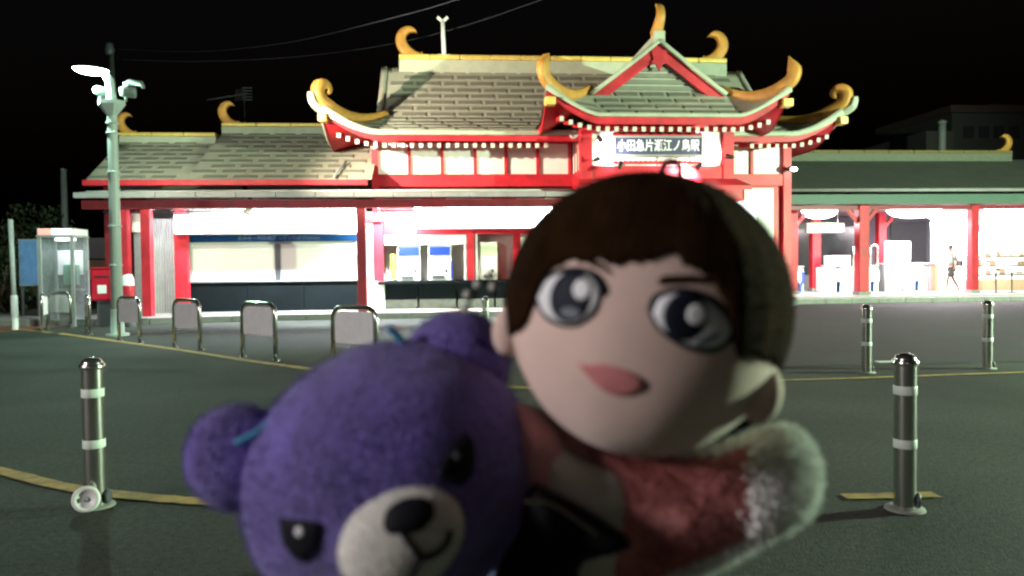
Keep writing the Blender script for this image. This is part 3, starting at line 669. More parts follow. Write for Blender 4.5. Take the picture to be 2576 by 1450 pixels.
# ticket office front (wing ground floor)
OY = 22.3
def X(px, Y=OY): return at(px, 650, Y).x
def Z(py, px=690, Y=OY): return at(px, py, Y).z
MB().bb(X(478), X(903), OY, OY+0.1, FLOOR_Z+0.55, 3.3).build('office_wall', 'white', wing)
x0, x1 = X(480), X(905)
ct = []
k = 3
for i in range(k): MB().bb(x0+(x1-x0)*i/k+0.006, x0+(x1-x0)*(i+1)/k-0.006, OY-0.14, OY-0.02, FLOOR_Z, Z(709)).build('counter_panel', 'navy', wing)
MB().bb(x0-0.02, x1, OY-0.20, OY-0.005, Z(709)+0.002, Z(706)).build('counter_top', 'grey', wing)
sw = [(X(486), X(692)), (X(710), X(898))]
for (a, b) in sw:
    sh = thing('roller_shutter', ((a+b)/2, OY-0.05, Z(706)), 'cream roller shutter, %s of the two over the navy counter' % ('left' if a < -5 else 'right'), 'shutter', 'shutters of the ticket office')
    zs = lin(Z(705), Z(616), 23)
    for z0_, z1_ in zip(zs[:-1], zs[1:]): MB().bb(a, b, OY-0.085, OY-0.05, z0_+0.003, z1_-0.003).build('slat', 'shutterlit', sh)
    for x in (a-0.03, b+0.03): MB().bb(x-0.025, x+0.025, OY-0.11, OY-0.01, Z(706), Z(612)).build('guide_rail', 'whitemetal', sh)
MB().bb(X(694), X(708), OY-0.12, OY-0.012, Z(706), Z(612)).build('mullion', 'darkgrey', wing)
sg_ = thing('blue_ticket_sign', (X(690), OY-0.1, Z(609)), 'long dark blue sign band above the two shutters', 'sign')
MB().bb(X(481), X(899), OY-0.13, OY-0.02, Z(608), Z(592)).build('board', 'blue', sg_)
text('lettering', '乗車券・特急券きっぷうりば (Tickets)', 'bluetext', sg_, (X(705), OY-0.134, Z(600)), 0.15, 0.003, width=X(805)-X(600))
def lightbox(name, px0, px1, py0, py1, Y, label, m, dep=0.22, n=4):
    a, b = at(px0, 560, Y).x, at(px1, 560, Y).x; z0_, z1_ = at((px0+px1)/2, py1, Y).z, at((px0+px1)/2, py0, Y).z
    t = thing(name, ((a+b)/2, Y, z0_), label, 'sign')
    MB().bb(a, b, Y+0.012, Y+dep, z0_, z1_).build('case', 'whitemetal', t)
    for i in range(n): MB().bb(a+0.02+(b-a-0.04)*i/n+0.004, a+0.02+(b-a-0.04)*(i+1)/n-0.004, Y-0.01, Y+0.011, z0_+0.02, z1_-0.02).build('lit_panel', m, t)
    for x in (a+0.3, b-0.3): MB().bb(x-0.02, x+0.02, Y+0.08, Y+0.12, z1_, 3.2).build('hanger', 'darkgrey', t)
    return t
lightbox('lit_fascia_sign', 437, 900, 540, 588, 21.5, 'long glowing white sign box above the blue band', 'lightbox', n=5)
lightbox('lit_fascia_sign', 1042, 1390, 521, 575, 21.2, 'brightest white sign box hanging above the ticket machines', 'lightbox2', n=4)
# white-topped globe lamp on the beam
gp = at(626, 533, 20.75)
gl = tag(MB().ball(gp, (0.14, 0.14, 0.115)).tube([gp+Vector((0, 0, 0.08)), (gp.x, gp.y, 2.93)], 0.03, 8).build('globe_lamp', 'whitemetal'), 'white unlit dome hanging from the dark red canopy beam', 'lamp')
# camera housing near the red post
cp = at(963, 548, 21.0); cc = thing('security_camera', cp, 'white tilted camera housing on the red bracket beside the ticket machines', 'camera')
MB().bar(cp+Vector((-0.13, 0.05, 0.10)), cp+Vector((0.13, -0.05, -0.06)), 0.11, 0.11).build('body', 'whitemetal', cc); MB().bar(cp+Vector((-0.1, 0.02, 0.1)), cp+Vector((-0.1, 0.02, 0.32)), 0.04, 0.04).build('bracket', 'whitemetal', cc)
MB().bb(X(915), X(965), 21.9, 21.98, 2.62, 2.74).build('wall_arm', 'red', wing)

# machine hall bays right of the shutters
MB().bb(X(926), X(941), OY-0.3, OY-0.02, FLOOR_Z, 2.9).build('white_pillar', 'white', wing)
MB().bb(X(942), X(966), OY-0.28, OY-0.02, 0.95, 3.3).build('red_post', 'red', wing)
MB().bb(X(942), X(968), OY-0.30, OY-0.0, FLOOR_Z, 0.949).build('post_base', 'white', wing)
MB().bb(X(966), TWX-TWH-0.2, OY-0.1, OY+0.02, Z(590, 1100), 3.3).build('header_wall', 'red', wing)
MB().bb(X(966), TWX-TWH-0.2, OY+0.75, OY+0.85, FLOOR_Z, 3.3).build('rear_wall', 'white', wing)
MB().bb(X(1010), X(1048), OY-0.125, OY-0.105, Z(588, 1030), Z(566, 1030)).build('notice_panel', 'white', wing)
for px in (1184, 1300): MB().bb(X(px)-0.10, X(px)+0.10, OY-0.12, OY+0.06, 0.95, 3.3).build('red_post', 'red', wing)
for px in (1170, 1199): MB().bb(X(px)-0.03, X(px)+0.03, OY-0.08, OY+0.04, 0.95, 2.6).build('window_frame', 'whitemetal', wing)
a, b = X(952), TWX-TWH-0.2
MB().bb(a, b, OY-0.42, OY+0.70, 0.86, 0.945).build('machine_counter', 'navy', wing, bevel=0.01)
for i in range(5): MB().bb(a+(b-a)*i/5+0.05, a+(b-a)*(i+1)/5-0.005, OY-0.22, OY-0.14, 0.42, 0.858).build('counter_front', 'navy', wing)
for i in range(5): MB().bb(a+(b-a)*i/5+0.05, a+(b-a)*(i+1)/5-0.005, OY-0.12, OY-0.02, FLOOR_Z, 0.418).build('plinth_panel', 'concrete', wing)
MB().bb(X(968), X(1168), OY-0.06, OY+0.02, Z(616, 1070), Z(592, 1070)).build('blind_box', 'white', wing)
def ticket_machine(pxc, w, head, label):
    x = X(pxc); t = thing('ticket_machine', (x, OY+0.25, 0.945), label, 'ticket machine', 'ticket machines on the counter')
    MB().bb(x-w/2, x+w/2, OY+0.02, OY+0.7, 0.947, 2.05).build('body', 'white', t, bevel=0.02)
    MB().bb(x-w/2+0.03, x+w/2-0.03, OY-0.02, OY+0.016, 1.68, 1.92).build('header_display', head, t)
    MB().bb(x-w/2+0.12, x+w/2-0.10, OY-0.01, OY+0.016, 1.30, 1.52).build('touch_screen', 'cyanscreen', t)
    MB().bb(x-w/2+0.10, x+w/2-0.20, OY-0.03, OY+0.016, 1.0, 1.10).build('coin_tray', 'darkgrey', t)
    MB().bb(x+w/2-0.18, x+w/2-0.12, OY-0.01, OY+0.016, 1.18, 1.26).build('card_slot', 'black', t)
ticket_machine(1028, 0.66, 'bluescreen', 'white ticket machine with blue header nearest the yellow strip')
ticket_machine(1106, 0.66, 'bluescreen', 'white ticket machine with blue header left of the central red post')
ticket_machine(1230, 0.50, 'greenscreen', 'ticket machine with green header right of the central red post')
MB().bb(X(982), X(994), OY+0.02, OY+0.05, 1.0, 1.72).build('yellow_notice', 'yellowscreen', wing)
MB().bb(X(1134), X(1138), OY-0.02, OY+0.02, 1.0, 1.5).build('blue_notice', 'bluescreen', wing)

# left end: white board column, corrugated fence, notice stand, cone and bits
MB().bb(X(335, 21.2), X(362, 21.2), 21.1, 21.2, 2.35, 2.85).build('white_board', 'white', wing)
MB().bb(X(340, 21.3), X(366, 21.3), 21.25, 21.33, FLOOR_Z, 2.6).build('grey_panel', 'grey', wing)
fn = thing('striped_fence', (X(412, 22.0), 22.0, FLOOR_Z), 'pale corrugated slat fence between the red columns', 'fence')
for i in range(14):
    px = 384+i*6.6; x = at(px, 650, 22.0).x; MB().bb(x-0.022, x+0.022, 21.97, 22.03, FLOOR_Z, 2.75).build('slat', 'whitemetal', fn)
for z in (0.45, 2.6): MB().bb(at(380, 650, 22).x, at(476, 650, 22).x, 22.031, 22.07, z, z+0.06).build('rail', 'grey', fn)
MB().bb(X(444, 21.9), X(476, 21.9), 21.75, 21.95, FLOOR_Z, 3.0).build('red_pilaster', 'red', wing)
for k, (px, z) in enumerate(((398, 0.35), (400, 0.62), (396, 0.90))):
    pass
bp_ = gnd(432, 783, FLOOR_Z)
st = thing('notice_stand', bp_, 'slim white notice stand beside the corrugated fence', 'sign stand')
MB().bb(bp_.x-0.14, bp_.x+0.14, bp_.y-0.02, bp_.y+0.02, 0.62, 1.22).build('board', 'panelw', st, bevel=0.01)
MB().tube([(bp_.x, bp_.y+0.03, FLOOR_Z+0.02), (bp_.x, bp_.y+0.03, 1.2)], 0.02, 8).build('post', 'grey', st); MB().lathe([(0, 0.03), (0.16, 0.025), (0.18, 0.0)], 18, (bp_.x, bp_.y+0.03, FLOOR_Z)).build('base', 'grey', st)
text('lettering', '禁煙', 'thread', st, (bp_.x, bp_.y-0.0225, 1.0), 0.13, 0.001)
# stacked crates/steps by the fence
for k in range(3):
    c = gnd(396, 785, FLOOR_Z); w = 0.5-0.06*k
    tag(MB().bb(c.x-w/2, c.x+w/2, 21.2+0.08*k, 21.75, FLOOR_Z+0.26*k+0.003, FLOOR_Z+0.26*k+0.2).build('flower_box', 'concrete', bevel=0.02), '%s grey planter box stacked by the slat fence' % ('bottom', 'middle', 'top')[k], 'planter', 'planter boxes by the fence')
# left gable end and dim back wall of the wing
MB().bb(XE+0.3, XE+0.5, 21.6, 27.5, FLOOR_Z, 3.6).build('end_wall', 'darkred', wing)
MB().bb(XE+0.5, X(478), 24.0, 24.1, FLOOR_Z, 3.6).build('inner_wall', 'grey', wing)
MB().bb(HL, X(966)-0.0, OY+0.9, OY+1.0, FLOOR_Z, 3.3).build('inner_wall', 'white', wing)

# ------------------------------------------------------------------ concourse wing (right)
con = thing('concourse_wing', (17, 28, 0), 'dim green-grey roofed concourse wing with brightly lit open front', 'building')
RX0, RX1 = HR_+0.1, 25.5
RY0, RYR = 24.8, 29.6
def rs(X_, t): return Vector((X_, RYR-(RYR-RY0)*t, 5.45-(5.45-3.78)*(0.8*t+0.2*(1-(1-t)**2))))
rr = MB(); rr.grid(rs, lin(RX0, RX1, 16), lin(0, 1, 8)); rr.add([(RX0, RYR, 5.45), (RX1, RYR, 5.45), (RX1, 34.4, 3.78), (RX0, 34.4, 3.78)], [(0, 1, 2, 3)])
croof = rr.build('roof', 'tilegreen', con)

MB().bb(RX0, 23.0, RYR-0.2, RYR+0.2, 5.3, 5.68).build('ridge_wall', 'shaderidge', con)
for i in range(12): MB().bb(RX0+(23.0-RX0)*i/12+0.005, RX0+(23.0-RX0)*(i+1)/12-0.005, RYR-0.24, RYR+0.24, 5.682, 5.80).build('ridge_cap', 'shadegold', con, bevel=0.03)
ridge_curl(con, 23.0, RYR, 5.70, 0.72, -1)
MB().tube([(RX0, RY0-0.05, 3.76), (RX1, RY0-0.05, 3.76)], 0.06, 10).build('gutter', 'gutter', con)
MB().bb(RX0, RX1, RY0-0.02, RY0+0.06, 3.30, 3.62).build('fascia', mat('green_fascia', (0.06, 0.11, 0.08), 0.6), con)
MB().bb(RX0, RX1, RY0+0.3, 32.0, 3.32, 3.40).build('ceiling', mat('ceiling_board', (0.30, 0.20, 0.24), 0.6), con)
MB().bb(RX0, RX1, 31.9, 32.0, RFLOOR_Z, 3.3).build('rear_wall', mat('rear_wall_paint', (0.10, 0.10, 0.12), 0.7), con)
for (pxa, pxb, ya, yb) in ((1990, 2035, 575, 690), (2065, 2150, 570, 665), (2240, 2330, 560, 665)):
    a, b = at(pxa, 600, 31.85), at(pxb, 600, 31.85); MB().bb(a.x, b.x, 31.84, 31.88, at(2150, yb, 31.85).z, at(2150, ya, 31.85).z).build('window', 'bwin', con)
def red_column(px, Y, w, braces):
    x = at(px, 640, Y).x
    MB().bb(x-w/2, x+w/2, Y-w/2, Y+w/2, RFLOOR_Z+0.12, 3.31).build('column', 'red', con, bevel=0.015); MB().bb(x-w/2-0.04, x+w/2+0.04, Y-w/2-0.04, Y+w/2+0.04, RFLOOR_Z, RFLOOR_Z+0.12).build('column_base', 'concrete', con)
    for d in braces: MB().bar((x, Y, 2.55), (x+d*0.62, Y, 3.28), 0.10, 0.12).build('brace', 'red', con)
red_column(2168, 25.6, 0.36, (-1, 1)); red_column(2447, 25.6, 0.28, ())
red_column(2050, 29.5, 0.34, ()); red_column(2215, 29.5, 0.30, (1,)); red_column(1993, 27.0, 0.3, (1,))
MB().bb(RX0, RX1, 25.5, 25.7, 3.16, 3.30).build('beam', 'darkred', con)
# ceiling light panels
for i, (px, Y, w, l) in enumerate(((2062, 27.0, 1.3, 1.5), (2300, 26.9, 1.9, 1.3), (2380, 28.4, 1.6, 1.2), (2530, 26.6, 1.4, 1.2))):
    x = at(px, 540, Y).x
    t = thing('ceiling_light', (x, Y, 3.2), ('round bright ceiling lamp over the ticket gates', 'wide bright ceiling lamp left of the walking person', 'bright ceiling lamp behind the walking person', 'bright ceiling lamp in front of the shop')[i], 'ceiling light', 'ceiling lamps of the concourse')
    o_ = MB(); o_.lathe([(0.0, -0.30), (w*0.20, -0.28), (w*0.38, -0.20), (w*0.46, -0.08), (w*0.48, 0.0)], 20, (x, Y, 3.24)); o_.build('shade', 'tubelight', t); MB().lathe([(w*0.5, 0.0), (w*0.5, 0.07), (0.0, 0.07)], 20, (x, Y, 3.245)).build('fitting', 'whitemetal', t)
    light('AREA', 'lamp', t, (x, Y, 2.90), P_HALLWAY, (1.0, 0.92, 0.96), (x, Y, 0), shape='DISK', size=w*0.8)
# hanging departure box
a, b = at(2028, 565, 26.4), at(2123, 586, 26.4)
hs = thing('hanging_sign', ((a.x+b.x)/2, 26.4, b.z), 'pale glowing sign box hanging below the round lamp', 'sign')
MB().bb(a.x, b.x, 26.35, 26.5, b.z, a.z+0.05).build('case', 'whitemetal', hs); MB().bb(a.x+0.03, b.x-0.03, 26.33, 26.348, b.z+0.03, a.z+0.02).build('lit_panel', 'shopwall', hs)
for x in (a.x+0.2, b.x-0.2): MB().bb(x-0.015, x+0.015, 26.42, 26.45, a.z+0.05, 3.32).build('hanger', 'darkgrey', hs)
# gates
def gate(px, Y, label, scr):
    x = at(px, 690, Y).x; t = thing('ticket_gate', (x, Y, RFLOOR_Z), label, 'ticket gate', 'ticket gates of the concourse'); z = RFLOOR_Z
    MB().bb(x-0.16, x+0.16, Y-0.0, Y+1.6, z+0.003, z+0.95).build('body', 'whitemetal', t, bevel=0.04)
    MB().bb(x-0.17, x+0.17, Y-0.03, Y+1.2, z+0.952, z+1.02).build('top_cover', 'grey', t, bevel=0.02)
    MB().bb(x-0.10, x+0.0, Y-0.02, Y-0.003, z+0.52, z+0.80).build('direction_display', 'cyanscreen', t)
    pth = smoothpath([(x+0.02, Y-0.012, z+0.06), (x+0.03, Y-0.012, z+0.3), (x+0.12, Y-0.012, z+0.5), (x+0.11, Y-0.012, z+0.82)], 5)
    MB().sweep(pth, 0.008, 0.05, (0, 1, 0)).build('light_strip', scr, t)
    MB().bb(x-0.16, x-0.02, Y-0.016, Y-0.004, z+0.06, z+0.42).build('side_panel', 'blue', t)
gate(2012, 27.0, 'ticket gate with blue light strip next to the hall corner', 'bluescreen'); gate(2115, 27.0, 'ticket gate with blue light strip left of the red column', 'cyanscreen'); gate(2200, 27.0, 'ticket gate with pale strip right of the red column', 'cyanscreen'); gate(2312, 27.2, 'ticket gate with cyan strip below the white lit panel', 'cyanscreen')
bl = MB(); a = at(2225, 700, 27.9); b = at(2360, 700, 27.9)
cb = thing('staff_booth', ((a.x+b.x)/2, 28, RFLOOR_Z), 'ribbed grey counter booth under the white lit panel', 'counter')
k = 16
for i in range(k): MB().bb(a.x+(b.x-a.x)*i/k+0.008, a.x+(b.x-a.x)*(i+1)/k-0.008, 27.88, 27.93, RFLOOR_Z+0.02, 1.22).build('slat', 'wood' if i > 13 else 'gutter', cb)
MB().bb(a.x, b.x, 27.931, 28.4, RFLOOR_Z, 1.24).build('counter_body', 'grey', cb); MB().bb(a.x-0.04, b.x+0.04, 27.84, 28.45, 1.242, 1.29).build('counter_top', 'whitemetal', cb)
a, b = at(2225, 665, 28.2), at(2288, 607, 28.2)
lp = thing('lit_panel_board', ((a.x+b.x)/2, 28.2, 1.29), 'square white lit panel standing on the ribbed counter', 'screen')
MB().bb(a.x, b.x, 28.13, 28.25, 1.293, b.z).build('case', 'whitemetal', lp); MB().bb(a.x+0.02, b.x-0.02, 28.115, 28.127, 1.32, b.z-0.03).build('lit_face', 'shopwall', lp)
a, b = at(2088, 672, 28.4), at(2140, 643, 28.4)
mc = thing('fare_machine', ((a.x+b.x)/2, 28.6, RFLOOR_Z), 'white fare machine behind the ticket gates', 'machine')
MB().bb(a.x, b.x, 28.4, 28.9, RFLOOR_Z, b.z).build('body', 'white', mc, bevel=0.02); MB().bb(a.x+0.06, b.x-0.06, 28.38, 28.397, b.z-0.36, b.z-0.08).build('screen', 'shopwall', mc)
for px in (2148, 2190):
    p = at(px, 680, 28.0); tag(MB().tube([(p.x, 28, RFLOOR_Z+0.003), (p.x, 28, 1.9), (p.x+0.06, 28, 1.98), (p.x+0.22, 28, 1.98), (p.x+0.28, 28, 1.9), (p.x+0.28, 28, RFLOOR_Z+0.003)], 0.035, 8).build('rail_hoop', 'steel'), 'tall steel hoop rail just %s of the near red column' % ('left' if px < 2160 else 'right'), 'railing', 'hoop rails by the gates')
# shop at far right
sp = thing('station_shop', (at(2530, 640, 27.6).x, 27.6, RFLOOR_Z), 'brightly lit shop with pink awning and shelves at the right end', 'shop')
sx0, sx1 = at(2345, 640, 28.6).x, RX1-0.2
MB().bb(sx0, sx1, 28.6, 28.7, RFLOOR_Z, 3.3).build('rear_wall', 'shopwall', sp)  # wall made to glow by itself, standing in for light falling on it
sx2 = at(2452, 640, 27.2).x
MB().bb(sx2, sx1, 26.9, 27.15, 2.42, 2.72).build('awning', mat('awning_pink', (0.55, 0.20, 0.26), 0.6), sp)
for (pa, pb) in ((2468, 2528), (2540, 2570)):
    a, b = at(pa, 565, 26.88).x, at(pb, 565, 26.88).x; MB().bb(a, b, 26.88, 26.897, 2.54, 2.60).build('awning_mark', 'panelw', sp, bevel=0.02)
for z in (0.75, 1.10, 1.45):
    MB().bb(sx2+0.6, sx1-0.3, 28.2, 28.59, z, z+0.05).build('shelf', 'darkgrey', sp)
    x = sx2+0.7
    while x < sx1-0.5:
        w = random.uniform(0.10, 0.22); MB().bb(x, x+w, 28.25, 28.5, z+0.052, z+0.05+random.uniform(0.1, 0.25)).build('goods', random.choice(['white', 'white', 'wood', 'panelw', 'white', 'tip']), sp); x += w+0.03  # mostly white goods: the shop's blown-out light is put into their colours
MB().bb(sx2+0.1, sx1-0.2, 27.3, 27.9, RFLOOR_Z, 0.62).build('display_counter', 'wood', sp)
tb = [(2505, 0), (2545, 1)]
for px, k in tb:
    p = gnd(px, 742, RFLOOR_Z); tb_ = thing('cafe_table', (p.x, 25.6, RFLOOR_Z), 'small dark round table in front of the shop, %s of two' % ('nearer the red column' if k == 0 else 'farther from the red column'), 'table', 'tables outside the shop'); x = p.x*25.6/p.y
    tb_.location.x = x
    MB().lathe([(0, 0.72), (0.3, 0.72), (0.3, 0.69), (0.03, 0.685), (0.03, 0.03), (0.2, 0.02), (0.2, 0.002)], 18, (x, 25.6, RFLOOR_Z)).build('table_body', 'darkgrey', tb_)

# ------------------------------------------------------------------ roof mast, aerial, utility pole, wires, far building
p0, p1 = at(1117, 140, HRY), at(1113, 46, HRY)
ms = thing('roof_mast', (p0.x, HRY, 8.18), 'grey mast with two small heads on the main ridge', 'mast')
MB().tube([(p0.x, HRY, 8.182), (p0.x-0.03, HRY, p1.z-0.08)], [0.075, 0.065], 10).build('pole', 'whitemetal', ms); MB().bb(p0.x-0.2, p0.x+0.2, HRY-0.12, HRY+0.12, 8.182, 8.23).build('base_plate', 'whitemetal', ms)
for sg in (-1, 1): MB().bar((p0.x-0.03, HRY, p1.z-0.12), (p0.x-0.03+sg*0.17, HRY-0.02, p1.z+0.02), 0.07, 0.08).build('head', 'whitemetal', ms)
a = at(520, 252, 27); b = at(622, 236, 27)
an = thing('roof_aerial', (b.x, 27, 4.6), 'faint yagi aerial standing above the left wing ridge', 'aerial')
MB().tube([a, b], 0.022, 6).build('boom', 'darkgrey', an); MB().tube([(b.x-0.1, 27, 4.6), (b.x-0.1, 27, b.z)], 0.025, 6).build('mast', 'darkgrey', an)
for i in range(6):
    q = a.lerp(b, 0.72+0.05*i); MB().bar(q+Vector((0, -0.1, -0.22)), q+Vector((0, 0.1, 0.22)), 0.014, 0.014).build('element', 'darkgrey', an)
for i in range(5): MB().bb(b.x-0.16, b.x+0.16, 26.98, 27.0, b.z-0.22+0.1*i, b.z-0.20+0.1*i).build('reflector_bar', 'darkgrey', an)
up = at(279, 110, 32); upb = up.x+0.15
ut = thing('utility_pole', (upb, 32, 0), 'dim utility pole behind the street lamp carrying wires', 'pole')
MB().tube([(upb, 32, 0), (up.x, 32, up.z)], [0.15, 0.09], 12).build('shaft', 'darkgrey', ut)
MB().lathe([(0.0, up.z), (0.12, up.z-0.03), (0.16, up.z-0.15), (0.2, up.z-0.3), (0.15, up.z-0.5), (0.0, up.z-0.52)], 10, (up.x, 31.85, 0)).build('transformer', 'darkgrey', ut, bevel=0.05)
def wire(pts, label):
    pth = smoothpath([at(px, py, Y) for px, py, Y in pts], 8)
    return tag(MB().tube(pth, 0.007, 6).build('overhead_wire', mat('wire_sheath', (0.05, 0.05, 0.08), 0.7)), label, 'wire', 'overhead wires')
wire([(285, 124, 31.9), (500, 130, 29), (720, 108, 26), (950, 55, 23), (1170, -8, 20), (1500, -150, 16)], 'upper wire sagging from the utility pole over the roof')
wire([(290, 150, 31.9), (500, 155, 30), (780, 140, 28), (1060, 95, 26.5), (1360, 0, 24), (1600, -110, 21)], 'lower fainter wire crossing behind the ridge scroll')
# dim building far right
fb = thing('far_building', (30, 44, 0), 'dark unlit stepped building above the concourse roof', 'building')
for (pa, pb, py, Y, nm) in ((2330, 2400, 330, 44, 'annex_wall'), (2395, 2700, 285, 46, 'wall'), (2490, 2800, 262, 50, 'upper_wall')):
    a, b = at(pa, py, Y), at(pb, py, Y); MB().bb(a.x, b.x, Y, Y+8, 0, a.z).build(nm, 'bldg', fb)
a = at(2395, 285, 45.9); MB().bb(a.x-0.3, a.x+9, 45.6, 54, a.z+0.01, a.z+0.45).build('parapet', mat('parapet_brown', (0.06, 0.032, 0.03), 0.8), fb)
for i in range(4):
    a, b = at(2425+38*i, 318, 45.95), at(2450+38*i, 348, 45.95); MB().bb(a.x, b.x, 45.93, 45.99, b.z, a.z).build('window', 'bwin', fb)
fpz = at(2370, 308, 40); fpo = thing('far_post', (fpz.x, 40, 0), 'dim grey post rising behind the concourse ridge', 'pole')
MB().tube([(fpz.x, 40, 0), (fpz.x, 40, fpz.z-0.5), (fpz.x, 40, fpz.z)], [0.22, 0.2, 0.2], 10).build('shaft', 'grey', fpo); MB().ball((fpz.x, 40, fpz.z), (0.24, 0.24, 0.14)).build('cap', 'grey', fpo)

# ------------------------------------------------------------------ street lamp with floodlights
def lamp_post(name, loc, h, label, armdir, power, col, lens='lamp', tgt=None, size=150, soft=0.15):
    x, y = loc; t = thing(name, (x, y, 0), label, 'street lamp', 'street lamps of the plaza'); ad = Vector(armdir).normalized()
    MB().tube([(x, y, 0), (x, y, h*0.5), (x, y, h-0.35), Vector((x, y, h-0.12))+ad*0.03, Vector((x, y, h))+ad*0.12], [0.115, 0.105, 0.09, 0.085, 0.07], 16).build('pole', 'pole', t)
    MB().lathe([(0.115, 0.55), (0.125, 0.5), (0.13, 0.06), (0.22, 0.05), (0.22, 0.0)], 18, (x, y, 0)).build('base', 'pole', t)
    c = Vector((x, y, h+0.06))+ad*0.36
    hd = MB(); rot = Matrix((ad, Vector((-ad.y, ad.x, 0)), Vector((0, 0, 1)))).transposed()
    for i, (zs, m) in enumerate(((1, 0),)):
        hd.grid(lambda u, v: c+rot @ Vector((math.cos(u)*math.cos(v)*0.33, math.sin(u)*math.cos(v)*0.20, math.sin(v)*0.06)), [2*math.pi*i/28 for i in range(29)], lin(0.0, math.pi/2, 6), 0)
    hd.build('lamp_head', 'pole', t)
    ln = MB(); ln.grid(lambda u, v: c+rot @ Vector((math.cos(u)*math.cos(v)*0.32, math.sin(u)*math.cos(v)*0.19, -math.sin(v)*0.10-0.004)), [2*math.pi*i/28 for i in range(29)], lin(0.0, math.pi/2, 5), 0); ln.build('lens', lens, t)
    if size > 175: light('POINT', 'lamp', t, c+Vector((0, 0, -0.30)), power, col, shadow_soft_size=0.12)
    else: light('SPOT', 'lamp', t, c+Vector((0, 0, -0.24)), power, col, tgt or (c.x, c.y, 0), spot_size=R(size), spot_blend=0.4, shadow_soft_size=soft)
    return t
LX, LY = -6.72, 16.43
lampA = lamp_post('street_lamp', (LX, LY), 5.34, 'tall lit street lamp with loudspeaker-like heads left of the station', (-0.9, -0.45, 0), P_STREET, (0.62, 1.0, 0.76), size=180)
# collar with angled brackets and floodlight heads
MB().lathe([(0.10, 4.50), (0.27, 4.72), (0.27, 4.80), (0.09, 4.82)], 6, (LX, LY, 0), smooth=False).build('collar', 'pole', lampA)
for (zz) in (4.35, 4.15, 3.35, 2.25, 1.45): MB().lathe([(0.102, -0.02), (0.125, -0.015), (0.125, 0.015), (0.102, 0.02)], 14, (LX, LY, zz)).build('pole_band', 'pole', lampA)
for (dx, tgt, sc) in ((0.27, (HX-1.0, 23.2, 6.6), 1.0), (-0.24, (-5.2, 22.8, 4.6), 0.9)):
    p = Vector((LX+dx, LY+0.02, 5.0)); d = (Vector(tgt)-p).normalized()
    MB().tube([p-d*0.12, p-d*0.05, p+d*0.12, p+d*0.17], [0.07*sc, 0.11*sc, 0.13*sc, 0.135*sc], 14).build('floodlight', 'darkpole', lampA)
    MB().tube([p+d*0.171, p+d*0.173], [0.12*sc, 0.11*sc], 14).build('flood_lens', 'flood', lampA)
    MB().tube([p, (p.x, p.y, 4.8)], 0.03, 8).build('flood_stem', 'darkpole', lampA)
    light('SPOT', 'lamp', lampA, p+d*0.2, P_FLOOD*(1.0 if dx > 0 else 0.07), (1.0, 0.88, 0.66), tgt, spot_size=R(72 if dx > 0 else 95), spot_blend=0.7, shadow_soft_size=0.04)
p = Vector((LX+0.27, LY-0.02, 5.12)); MB().tube([p, p+Vector((0.1, 0, 0.06)), p+Vector((0.34, -0.02, 0.03)), p+Vector((0.38, -0.02, -0.06))], [0.05, 0.06, 0.055, 0.03], 10).build('horn_arm', 'darkpole', lampA)
lamp_post('street_lamp', (19.2, 6.6), 3.7, 'street lamp across the plaza beyond the bollards', (-1, 0.1, 0), P_SIDE, (0.72, 1.0, 0.68), tgt=(9.0, 14.0, 2.0), size=165)
lamp_post('street_lamp', (-5.0, -20.0), 5.5, 'added warm fill lamp on a street lamp post far behind the photographer', (0.2, 1, 0), P_FILL, (1.0, 0.80, 0.58), tgt=(0, 0, 1.0), size=100, soft=0.9)  # unseen post added to carry the weak front fill on the toys
lamp_post('street_lamp', (-9.4, -1.3), 4.4, 'street lamp beside the photographer on the left', (1, 0.2, 0), P_BEHIND, (1.0, 0.93, 0.90), tgt=(-1.0, 5.0, 1.0), size=165, soft=0.9)

# ------------------------------------------------------------------ bollards and hoop barriers
def make_bollard():
    t = empty('bollard'); h = 0.85
    MB().lathe([(0.057, 0.0), (0.057, 0.80), (0.0565, 0.82), (0.050, 0.84), (0.03, 0.852), (0.0, 0.855)], 28).build('shaft', 'steel', t)
    for z in (0.655, 0.365): MB().lathe([(0.0585, z-0.024), (0.0595, z-0.022), (0.0595, z+0.022), (0.0585, z+0.024)], 28).build('reflective_band', 'reflector', t)
    MB().lathe([(0.066, 0.79), (0.068, 0.795), (0.068, 0.812), (0.060, 0.822)], 28).build('cap_ring', 'steel', t)
    MB().lathe([(0.057, 0.012), (0.10, 0.012), (0.105, 0.002)], 24).build('ground_ring', 'concrete', t)
    lk = MB().tube([(0.058, -0.01, 0.055), (0.075, -0.014, 0.055)], [0.042, 0.038], 16); lk.build('lock', 'darkgrey', t)
    return t
bol = make_bollard()
bl = [((2276, 1282), 'chrome bollard nearest the camera, in front of the two far right ones'), ((241, 1274), 'chrome bollard with a round white disc at its foot'), ((2180, 938), 'far chrome bollard directly below the concourse red column'), ((2484, 928), 'far chrome bollard close to the right picture edge'), ((1223, 880), 'chrome bollard mostly hidden between the bear ear and the doll hair')]
for i, (px, lab) in enumerate(bl):
    o = bol if i == 0 else copy_tree(bol); g_ = gnd(*px); o.location = (g_.x, g_.y, 0); tag(o, lab, 'bollard', 'steel bollards of the plaza'); o.rotation_euler.z = random.uniform(-0.4, 0.4)
    o.scale = (1, 1, 0.97 if i == 2 else 1)
g_ = gnd(241, 1274)
dc = thing('white_disc', (g_.x-0.01, g_.y-0.10, 0.003), 'round white plastic disc leaning on the left bollard foot', 'disc')
rot = Matrix.Rotation(R(78), 3, 'X') @ Matrix.Rotation(R(0), 3, 'Z')
def disc(prof, name, m):
    mb = MB().lathe(prof, 28); mb.v = [Matrix.Rotation(R(12), 3, 'Z') @ (rot @ v)+Vector((g_.x-0.0, g_.y-0.115, 0.075)) for v in mb.v]; return mb.build(name, m, dc)
